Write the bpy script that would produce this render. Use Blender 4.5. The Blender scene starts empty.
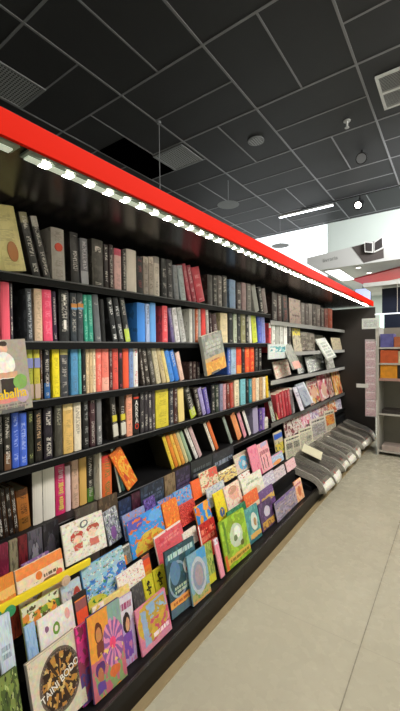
# Bookshop wall: shelving bays full of books, a stepped picture-book display, newspapers, dark tiled ceiling.
import bpy, bmesh, math, random
from mathutils import Matrix, Vector
random.seed(7)
PI = math.pi
scn = bpy.context.scene
COL = scn.collection

ROWS = [
('top',1.7096,[
(0.6882, 0.1101, 0.258, -0.188, 'cfc486', 'tall cream boxed volume with brown oval seal', 'oval', 0.012),
(0.825, 0.0343, 0.264, -0.216, '3a3838', 'charcoal hardback with cream motif', 'b=8a8468', 0.012),
(0.8771, 0.0291, 0.262, -0.231, '4a4646', 'smoky black hardback with white cap', 'b=b0aca6', 0.012),
(0.9151, 0.0642, 0.235, -0.02, 'a09a94', 'grey thick hardback with red disc', 'disc', 0.012),
(1.0117, 0.0428, 0.238, -0.022, '2e2a2c', 'black thick hardback with white lettering', 't=b8b0b0', 0.012),
(1.0664, 0.0422, 0.223, -0.025, '66666e', 'steel grey paperback', 't=c8c4cc,bl=a0a0a8', 0.012),
(1.1301, 0.0669, 0.237, 0, '57524c', 'stone grey volume with scrawled lettering', 't=f0e6dc', 0.012),
(1.2042, 0.025, 0.224, 0, '3c2e2e', 'umber slim paperback', '', 0.012),
(1.2366, 0.0258, 0.231, 0, '4a3536', 'brown-black slim paperback', '', 0.012),
(1.2699, 0.0475, 0.22, 0, 'd3aaa8', 'blush pink paperback', 'b=c8506a', 0.012),
(1.3274, 0.0258, 0.225, 0, '4c4341', 'dark taupe slim paperback', '', 0.012),
(1.3561, 0.0719, 0.236, 0, 'd9cfc6', 'wide ivory volume', 'n', 0.012),
(1.4312, 0.0481, 0.21, 0, '2a2223', 'black paperback with red flecks', 't=8a3038', 0.012),
(1.4841, 0.0402, 0.22, 0, '9c9088', 'taupe volume with cream cap', 'b=c8bcb0', 0.012),
(1.5277, 0.0408, 0.228, 0, 'a89c92', 'mushroom volume with ivory cap', 'b=cfc2b6', 0.012),
(1.5718, 0.0476, 0.238, 0, 'cfc6bc', 'ivory volume with grey cap', 'b=a09a94', 0.012),
(1.6383, 0.0492, 0.239, 0, '2c2a2c', 'ink black paperback with tiny print', 't=9a9490', 0.012),
(1.6912, 0.0502, 0.243, 0, '3a3639', 'soft black paperback with pale print', 't=a8a4a4', 0.012),
(1.7623, 0.0442, 0.218, -0.09, '8a8e96', 'blue-grey paperback', '', 0.012),
(1.8286, 0.0563, 0.227, -0.183, 'a9b4bd', 'pale silver-blue leaning paperback', '', 0.012),
(1.9069, 0.0363, 0.251, -0.267, 'b44a5a', 'raspberry leaning volume', 't=e0b0b4', 0.012),
(1.951, 0.0491, 0.248, -0.281, 'a8384c', 'wine red leaning volume', 't=e0b0b4', 0.012),
(2.0088, 0.0945, 0.243, -0.301, 'c9384a', 'crimson leaning volume', 't=eaa0a8', 0.012),
(2.1339, 0.0643, 0.221, 0, '4a4544', 'pewter paperback with black print', 't=1c1a1a', 0.012),
(2.203, 0.0562, 0.224, 0, '3a3434', 'espresso slim paperback', '', 0.012),
(2.2669, 0.0613, 0.234, 0, '6e6866', 'ash grey slim paperback', '', 0.012),
(2.3348, 0.0684, 0.245, 0, '45403f', 'graphite slim paperback', '', 0.012),
(2.442, 0.0939, 0.232, 0, '7d9cc4', 'powder blue paperback', '', 0.012),
(2.553, 0.0744, 0.222, 0, '54484a', 'brown-grey slim volume', '', 0.012),
(2.6368, 0.078, 0.234, 0, 'a88a8c', 'dusty rose slim volume', '', 0.012),
(2.7245, 0.0818, 0.238, 0, '7c7674', 'warm grey slim volume', '', 0.012),
(2.887, 0.0807, 0.236, -0.343, 'a9a9a6', 'pale grey leaning magazine', 'n', 0.012),
(2.9939, 0.0659, 0.237, -0.269, '2c2828', 'black leaning slim paperback', '', 0.012),
(3.0739, 0.0767, 0.232, -0.289, 'a08f8f', 'mauve grey leaning paperback', '', 0.012)]),
('second',1.436,[
(0.6906, 0.0331, 0.236, 0, 'e85a70', 'coral pink hardback', 'n', 0.012),
(0.7261, 0.0096, 0.232, 0, '55505a', 'dark lilac slim book', '', 0.012),
(0.7947, 0.0253, 0.221, -0.019, '4a4d55', 'slate grey book', 't=a0a4ac', 0.012),
(0.8275, 0.0346, 0.226, 0, 'd3b79c', 'beige paperback', '', 0.012),
(0.8679, 0.0425, 0.227, -0.02, 'ea4e72', 'hot pink paperback', 't=f4a0b4', 0.012),
(0.9136, 0.0189, 0.223, -0.022, '3c2448', 'deep purple slim book', '', 0.012),
(0.9433, 0.0507, 0.237, 0, '26262a', 'black tall box volume with two white marks', 'marks', 0.012),
(1.0027, 0.0333, 0.229, 0, '3d4650', 'slate volume with orange and blue band', 'b2', 0.012),
(1.039, 0.0317, 0.234, 0, '4c525a', 'grey volume with orange and blue band', 'b2', 0.012),
(1.0777, 0.0206, 0.228, -0.025, '35a188', 'sea green slim volume', 't=a8dccb', 0.012),
(1.1014, 0.0276, 0.231, -0.025, '2f9680', 'teal green slim volume', 't=a8dccb', 0.012),
(1.1421, 0.0359, 0.236, -0.076, '62666c', 'grey leaning hardback', '', 0.012),
(1.1815, 0.0252, 0.215, -0.058, '1e1e20', 'jet black short paperback', 'n', 0.012),
(1.2536, 0.0327, 0.231, -0.174, '34363a', 'black leaning book with white script', 't=e8e8e8', 0.012),
(1.2959, 0.0339, 0.236, -0.177, '3a3c40', 'charcoal leaning book with white script', 't=e8e8e8', 0.012),
(1.3427, 0.0353, 0.241, -0.18, '3c3e40', 'dark leaning book with lime lower half', 'bl=b9cf58', 0.012),
(1.4305, 0.0614, 0.225, 0, '3f86dd', 'bright blue thick paperback', 'n', 0.012),
(1.4976, 0.0324, 0.224, 0, 'a3b6dc', 'lilac-blue slim paperback', '', 0.012),
(1.5342, 0.0482, 0.234, 0, '68a6ea', 'sky blue paperback', 'n', 0.012),
(1.6414, 0.0486, 0.226, 0, 'df4f58', 'coral red paperback', 't=f2b0b0', 0.012),
(1.7301, 0.0296, 0.217, -0.18, '675a8a', 'violet grey leaning slim book', '', 0.012),
(1.769, 0.0444, 0.221, -0.183, 'd9d7da', 'white leaning paperback', '', 0.012),
(1.8274, 0.0511, 0.229, -0.232, 'b9bbbb', 'silver leaning paperback', '', 0.012),
(1.9137, 0.0329, 0.229, 0, 'cfcfc9', 'pale grey slim paperback', '', 0.012),
(1.9519, 0.0245, 0.231, 0, '8e8f90', 'mid grey slim paperback', '', 0.012),
(1.9818, 0.0297, 0.234, 0, 'c0633a', 'rust orange slim paperback', '', 0.012),
(2.0171, 0.028, 0.237, 0, 'a8acae', 'light grey slim paperback', '', 0.012),
(2.0532, 0.0525, 0.241, 0, 'dd4440', 'scarlet paperback', 'n', 0.012),
(2.1196, 0.0333, 0.238, -0.053, 'b8b4b2', 'grey paperback with white cap', 'b=ecebe8', 0.012),
(2.1686, 0.0302, 0.221, -0.118, '452a30', 'maroon black leaning slim book', '', 0.012),
(2.2158, 0.0642, 0.213, -0.19, '5a3a3c', 'oxblood leaning book', '', 0.012),
(2.3032, 0.1018, 0.232, 0, 'ddcda6', 'cream thick paperback', '', 0.012),
(2.421, 0.066, 0.239, 0, '23242a', 'black slim paperback', '', 0.012),
(2.4989, 0.0542, 0.237, 0, 'b4bca8', 'pale sage slim paperback', '', 0.012),
(2.5605, 0.0527, 0.241, 0, '33363a', 'dark slate slim paperback', '', 0.012),
(2.6208, 0.0793, 0.246, 0, '8b8862', 'olive paperback', '', 0.012),
(2.7081, 0.0462, 0.242, 0, '2a2a2a', 'black narrow paperback', '', 0.012),
(2.7735, 0.0439, 0.247, -0.074, 'dcdcd4', 'off-white narrow paperback', '', 0.012),
(2.8378, 0.0878, 0.243, -0.15, 'cbd744', 'lime yellow paperback', '', 0.012),
(2.9394, 0.0686, 0.241, -0.083, '3e55c0', 'royal blue slim paperback', '', 0.012),
(3.0175, 0.0757, 0.247, -0.085, '8c9ae0', 'periwinkle slim paperback', '', 0.012)]),
('third',1.1869,[
(0.7868, 0.0275, 0.229, 0, 'a3a83c', 'olive book with lilac band and yellow foot', 'b3', 0.012),
(0.8195, 0.0262, 0.229, 0, 'c2b840', 'mustard book with lilac band and pale foot', 'b3', 0.012),
(0.8484, 0.0089, 0.226, 0, '6a4634', 'brown slim book', '', 0.012),
(0.865, 0.0276, 0.226, 0, '26222a', 'black book with small blue mark', 'bl=2c5c96', 0.012),
(0.9055, 0.0338, 0.226, 0, 'ecd92e', 'bright yellow book', 't=b8a020', 0.012),
(0.9426, 0.0404, 0.226, 0, '55565c', 'smoky grey book with yellow haze', 'b=a8a060', 0.012),
(0.9997, 0.0373, 0.226, 0, '5592c0', 'steel blue book', '', 0.012),
(1.0405, 0.0149, 0.225, 0, '56b0a8', 'aqua slim book', '', 0.012),
(1.0601, 0.0198, 0.225, 0, '24242a', 'black slim book with white print', '', 0.012),
(1.083, 0.0167, 0.229, 0, 'e3c9a2', 'sand slim volume', '', 0.012),
(1.1022, 0.017, 0.229, 0, 'd8bc92', 'wheat slim volume', '', 0.012),
(1.1218, 0.0173, 0.229, 0, 'efdcbc', 'cream slim volume', '', 0.012),
(1.1424, 0.0314, 0.229, 0, 'ef7468', 'salmon coral volume', 't=f8c0b4', 0.012),
(1.1771, 0.0442, 0.229, 0, 'f08072', 'wide coral volume with pale foot', 'bl=f6b4a4', 0.012),
(1.2247, 0.0204, 0.224, 0, '6a2830', 'maroon slim volume', '', 0.012),
(1.2486, 0.036, 0.224, 0, 'e45a50', 'tomato red volume', '', 0.012),
(1.2882, 0.0273, 0.219, 0, '35262c', 'black slim volume with pink flecks', 't=d06080', 0.012),
(1.3192, 0.0405, 0.224, 0, 'ea5c3c', 'orange-red volume', 'n', 0.012),
(1.3642, 0.0292, 0.224, 0, '7f9cd0', 'cornflower slim volume', '', 0.012),
(1.3972, 0.0316, 0.229, 0, 'eeeeec', 'white volume with red title', 't=d02838', 0.012),
(1.4651, 0.0224, 0.227, -0.155, '3a2e2a', 'dark brown leaning book', '', 0.012),
(1.4951, 0.0338, 0.227, -0.181, '4a413c', 'bark brown leaning book', '', 0.012),
(1.5388, 0.0373, 0.221, -0.193, '55504a', 'grey-brown leaning book', '', 0.012),
(1.5847, 0.0369, 0.221, -0.201, 'd3c8a8', 'cream leaning slim book', '', 0.012),
(1.6361, 0.0349, 0.217, -0.257, 'c9b78f', 'beige leaning slim book', '', 0.012),
(1.6778, 0.0277, 0.211, -0.275, 'e3cf8a', 'pale yellow leaning slim book', '', 0.012),
(1.7112, 0.0397, 0.205, -0.292, '4a8ce0', 'azure leaning slim book', '', 0.012),
(1.7585, 0.0419, 0.205, -0.304, '2f78d4', 'strong blue leaning slim book', '', 0.012),
(1.8115, 0.0397, 0.19, -0.283, 'e6c3b4', 'peach leaning slim book', '', 0.012),
(1.9027, 0.0328, 0.12, 0, '3c2626', 'dark maroon short book', '', 0.012),
(1.9419, 0.0395, 0.118, 0, '4a302e', 'chestnut short book', '', 0.012),
(1.9881, 0.0408, 0.116, 0, '342222', 'deep brown short book', '', 0.012),
(2.4005, 0.0482, 0.226, 0, '3c5fb4', 'navy blue slim book', '', 0.012),
(2.4558, 0.079, 0.226, 0, '9db8d4', 'pale blue book', '', 0.012),
(2.5421, 0.0796, 0.226, 0, 'e24a2e', 'vermilion book with orange foot', 'bl=f09040', 0.012),
(2.6293, 0.0515, 0.217, 0, '3a2024', 'black-red slim book', '', 0.012),
(2.6887, 0.0789, 0.226, 0, 'ec5830', 'flame orange book', 't=f8c060', 0.012),
(2.7758, 0.0788, 0.225, 0, 'de4424', 'brick orange book', 't=f8c060', 0.012),
(2.8632, 0.0664, 0.216, 0, '26201f', 'black slim book with faint print', '', 0.012),
(2.9424, 0.0608, 0.207, 0, '2f2a2c', 'soot black slim book', '', 0.012)]),
('fourth',0.9205,[
(0.6698, 0.0145, 0.23, 0, '1e1c1c', 'plain black paperback', '', 0.012),
(0.6889, 0.0267, 0.226, 0, '35312c', 'black paperback with rust foot', 'bl=6a4a34', 0.012),
(0.7205, 0.0286, 0.225, 0, '3f60c8', 'cobalt blue volume', 't=a8b8f0', 0.012),
(0.7515, 0.0305, 0.22, 0, '4468d4', 'bright cobalt volume', 't=a8b8f0', 0.012),
(0.7871, 0.0233, 0.223, 0, '2c3020', 'black-green paperback', 't=a8b070', 0.012),
(0.8178, 0.031, 0.222, 0, '27221f', 'black paperback with tan title', 't=b89878', 0.012),
(0.8589, 0.0397, 0.225, 0, '2c2433', 'aubergine paperback', '', 0.012),
(0.9115, 0.0368, 0.231, 0, '5b584f', 'dark khaki paperback', 't=a8a490', 0.012),
(0.9533, 0.0502, 0.238, 0, 'dcb66c', 'wide golden tan volume with brown haze', 'b=e8cc90', 0.012),
(1.0097, 0.0379, 0.236, 0, 'e2d8c4', 'cream paperback with grey title', '', 0.012),
(1.0597, 0.031, 0.235, 0, '252426', 'black paperback with grey title', 't=888', 0.012),
(1.1003, 0.0292, 0.24, 0, '5b3a42', 'plum paperback', '', 0.012),
(1.1424, 0.0278, 0.235, 0, '77777a', 'grey paperback with white title', 't=e8e8e8', 0.012),
(1.2419, 0.0366, 0.234, -0.085, '2c2620', 'black leaning paperback with yellow label and white foot', 'lab', 0.012),
(1.2934, 0.0384, 0.232, -0.03, '2e2620', 'black upright paperback with yellow label and white foot', 'lab', 0.012),
(1.3384, 0.0414, 0.232, 0, 'eea488', 'peach paperback', '', 0.012),
(1.3844, 0.0462, 0.233, 0, '262324', 'black paperback with stacked white capitals', 'farao,n', 0.012),
(1.4425, 0.0281, 0.233, 0, '4c464c', 'slate violet slim volume', '', 0.012),
(1.4746, 0.0288, 0.229, 0, '453e46', 'charcoal violet slim volume', '', 0.012),
(1.5076, 0.0279, 0.226, 0, '524a52', 'smoky violet slim volume', '', 0.012),
(1.5397, 0.0251, 0.229, 0, '5e545a', 'grey-mauve slim volume', '', 0.012),
(1.5717, 0.1136, 0.239, 0, 'd9c83e', 'broad yellow volume', 't=a8962c', 0.012),
(1.6957, 0.0382, 0.23, 0, '4a4c58', 'blue-black paperback', '', 0.012),
(1.7387, 0.0374, 0.233, 0, '5e3834', 'reddish brown paperback', '', 0.012),
(1.7876, 0.0595, 0.221, -0.046, 'ead48c', 'pale yellow paperback', 'n', 0.012),
(1.9208, 0.0619, 0.223, -0.376, '2a2b20', 'black leaning book with lime edge', 'bl=b8c83c', 0.012),
(2.006, 0.0408, 0.209, -0.296, '3a2d2a', 'cocoa leaning slim book', '', 0.012),
(2.0592, 0.0396, 0.205, -0.315, 'a79cd0', 'lilac leaning slim book', '', 0.012),
(2.1119, 0.0416, 0.196, -0.267, '6a5cb0', 'purple leaning slim book', '', 0.012),
(2.1689, 0.042, 0.206, 0, '29292b', 'black slim book', '', 0.012),
(2.2199, 0.0462, 0.201, 0, '3d4a3c', 'forest slim book', '', 0.012),
(2.2838, 0.0422, 0.203, 0, '8a88a4', 'lavender grey slim book', '', 0.012),
(2.3326, 0.0405, 0.199, 0, 'd098a0', 'pink slim book', '', 0.012),
(2.3892, 0.0416, 0.202, -0.074, '8c3c34', 'brick red leaning book', '', 0.012),
(2.4409, 0.0526, 0.197, -0.078, 'b84434', 'red leaning book', '', 0.012),
(2.5041, 0.0748, 0.215, 0, 'e8d9b8', 'cream slim book', '', 0.012),
(2.6033, 0.0862, 0.215, 0, '7cc0cc', 'aqua blue slim book', '', 0.012),
(2.6974, 0.0463, 0.209, 0, '1f2226', 'black narrow book', '', 0.012),
(2.7518, 0.0552, 0.204, 0, '2f8a96', 'teal narrow book', '', 0.012),
(2.8154, 0.061, 0.208, 0, 'e8a87c', 'apricot narrow book', '', 0.012),
(2.8851, 0.0633, 0.203, 0, 'efe0c4', 'ivory narrow book', '', 0.012),
(2.9573, 0.0615, 0.206, 0, 'c8a074', 'tan narrow book', '', 0.012),
(3.0281, 0.055, 0.202, 0, 'eee2cc', 'pale cream narrow book', '', 0.012),
(3.1061, 0.0476, 0.205, -0.107, 'ecc22a', 'golden yellow book', '', 0.012)]),
('fifth',0.6238,[
(0.69, 0.0171, 0.214, -0.073, '2a1c16', 'black-brown thick book', 's=8a5a28', 0.07),
(0.7099, 0.0175, 0.207, -0.077, '33221a', 'dark brown thick book', 's=8a5a28', 0.07),
(0.7302, 0.0179, 0.205, -0.08, '261a16', 'bitter chocolate thick book', 's=8a5a28', 0.07),
(0.7511, 0.0183, 0.198, -0.084, '3a281c', 'umber thick book beside the tawny one', 's=b87a34', 0.07),
(0.7724, 0.05, 0.177, -0.073, 'a8662a', 'wide tawny gold book with dark brown streaks', 't=2c180c,b=5a3416,bl=8a5a24', 0.07),
(0.8324, 0.0462, 0.251, 0, 'd6d1c8', 'wide white volume with small grey emblem', 'n,sd=2c2824', 0.07),
(0.8818, 0.0578, 0.24, 0, 'e4dfd6', 'broad white volume', 'n', 0.07),
(0.944, 0.0491, 0.238, 0, 'd62f6c', 'magenta volume with white and yellow lettering', 'mag', 0.07),
(0.9961, 0.0271, 0.218, 0, 'ead2d8', 'pinkish white slim volume touching the magenta one', 'n', 0.07),
(1.0323, 0.0361, 0.246, 0, 'dcb6a0', 'pinkish beige book', '', 0.07),
(1.075, 0.0406, 0.244, 0, 'ddb264', 'amber book', 'n', 0.07),
(1.1195, 0.038, 0.238, 0, '2d2a26', 'black book with green foot', 'bl=5c8a3c', 0.07),
(1.1637, 0.0144, 0.247, 0, 'e8e0d0', 'white-edged slim book', 'n', 0.03),
(1.1815, 0.0616, 0.226, 0, 'e06a38', 'broad orange book with red and green fruit blots', 't=3c7a3c,b=d8403c', 0.03),
(1.2949, 0.0139, 0.262, -0.22, 'd8dcd0', 'white slim book leaning hard', 'sd=2a2624', 0.03),
(1.3212, 0.0134, 0.262, -0.26, '6aa8a4', 'teal slim book leaning hard', '', 0.03),
(1.7348, 0.027, 0.245, -0.39, 'e8c840', 'sunny yellow leaning book', 'sd=2e2818', 0.03),
(1.7699, 0.0276, 0.245, -0.402, 'e88a34', 'orange leaning book', '', 0.03),
(1.8059, 0.0281, 0.246, -0.414, 'efbf50', 'honey yellow leaning book', '', 0.03),
(1.8429, 0.0287, 0.247, -0.426, 'f0a850', 'light orange leaning book', '', 0.03),
(1.8808, 0.0293, 0.247, -0.44, 'd8cf9c', 'cream leaning book', '', 0.03),
(1.9196, 0.0299, 0.248, -0.454, '9fb89a', 'sage green leaning book', '', 0.03),
(1.9887, 0.0306, 0.262, -0.5, 'e8e4e0', 'white leaning booklet', 'sd=2a2624', 0.03),
(2.0317, 0.0359, 0.262, -0.5, 'd8b8b8', 'pinkish grey leaning booklet', 'sd=2a2624', 0.03),
(2.2097, 0.0291, 0.262, -0.5, 'ece2d0', 'cream leaning booklet', 'sd=2a2624', 0.03),
(2.2508, 0.0362, 0.262, -0.5, 'e8743c', 'bright orange leaning booklet', 'sd=2a2624', 0.03),
(2.4649, 0.0327, 0.262, -0.5, '9aa89c', 'grey-green thin leaning booklet', 'sd=2a2624', 0.03),
(2.5869, 0.067, 0.262, -0.5, 'ee9a64', 'apricot leaning booklet with cream edge', 'sd=4a2a20', 0.03),
(2.6906, 0.0466, 0.262, -0.5, 'e8a0b0', 'pink leaning booklet', 'sd=2a2624', 0.03),
(2.7817, 0.0406, 0.262, -0.5, 'efece6', 'white leaning booklet', 'sd=2a2624', 0.03),
(2.8675, 0.0988, 0.236, -0.082, 'a89fbf', 'lavender grey wide booklet', 'n', 0.03),
(2.9797, 0.0578, 0.213, 0, '6848a8', 'purple slim booklet', '', 0.03),
(3.0468, 0.0553, 0.203, 0, '8a6ac0', 'violet slim booklet', '', 0.03)]),
('far top',1.655,[
(3.2448, 0.1189, 0.279, 0, '3a2a2a', 'dark brown book', '', 0.012),
(3.3769, 0.1004, 0.283, 0, '5a3434', 'reddish dark book', '', 0.012),
(3.5046, 0.1469, 0.28, -0.093, '2e2a2a', 'black book with slanting red stripe', 't=a04038', 0.012),
(4.0464, 0.1167, 0.256, 0, '8f8684', 'pale taupe slim book', '', 0.012),
(4.1777, 0.1193, 0.257, 0, '6e6261', 'taupe slim book', '', 0.012),
(4.3122, 0.118, 0.269, 0, 'a09694', 'light grey-brown slim book', '', 0.012),
(4.4463, 0.1321, 0.282, 0, '5c4c4a', 'dark taupe slim book', '', 0.012),
(4.6034, 0.157, 0.285, 0, '857876', 'putty slim book', '', 0.012),
(4.7955, 0.1407, 0.262, 0, '6a5552', 'brown slim book', '', 0.012),
(4.9552, 0.1583, 0.262, 0, '94524a', 'russet slim book', '', 0.012),
(5.1335, 0.1885, 0.278, 0, 'c0583c', 'orange-brown slim book', '', 0.012)]),
('far second',1.345,[
(3.165, 0.052, 0.285, 0, 'cf4a50', 'red book with white cap', 'b=eeeeee', 0.012),
(3.2363, 0.0798, 0.285, 0, 'dfe3dc', 'greenish white slim book', '', 0.012),
(3.3315, 0.0784, 0.285, 0, 'b8bab4', 'pale grey slim book', '', 0.012),
(3.4258, 0.0819, 0.285, 0, 'd4d6d2', 'silver white slim book', '', 0.012),
(3.5297, 0.0913, 0.285, 0, 'eceae6', 'bright white slim book', '', 0.012),
(3.6441, 0.0844, 0.285, 0, '3c3a3a', 'black slim book', '', 0.012)]),
('far fourth',0.665,[
(3.3822, 0.0527, 0.269, -0.29, 'c4404a', 'cherry red slim volume', '', 0.012),
(3.4534, 0.0543, 0.272, -0.297, 'b83844', 'dark cherry slim volume', '', 0.012),
(3.527, 0.0562, 0.285, -0.292, 'cc4c54', 'light cherry slim volume', '', 0.012),
(3.6031, 0.0582, 0.285, -0.287, 'b03040', 'claret slim volume', '', 0.012),
(3.6816, 0.0603, 0.285, -0.283, 'c44450', 'ruby slim volume', '', 0.012),
(3.7748, 0.0567, 0.285, -0.292, 'dedbe4', 'white slim volume', '', 0.012)])]
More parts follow.
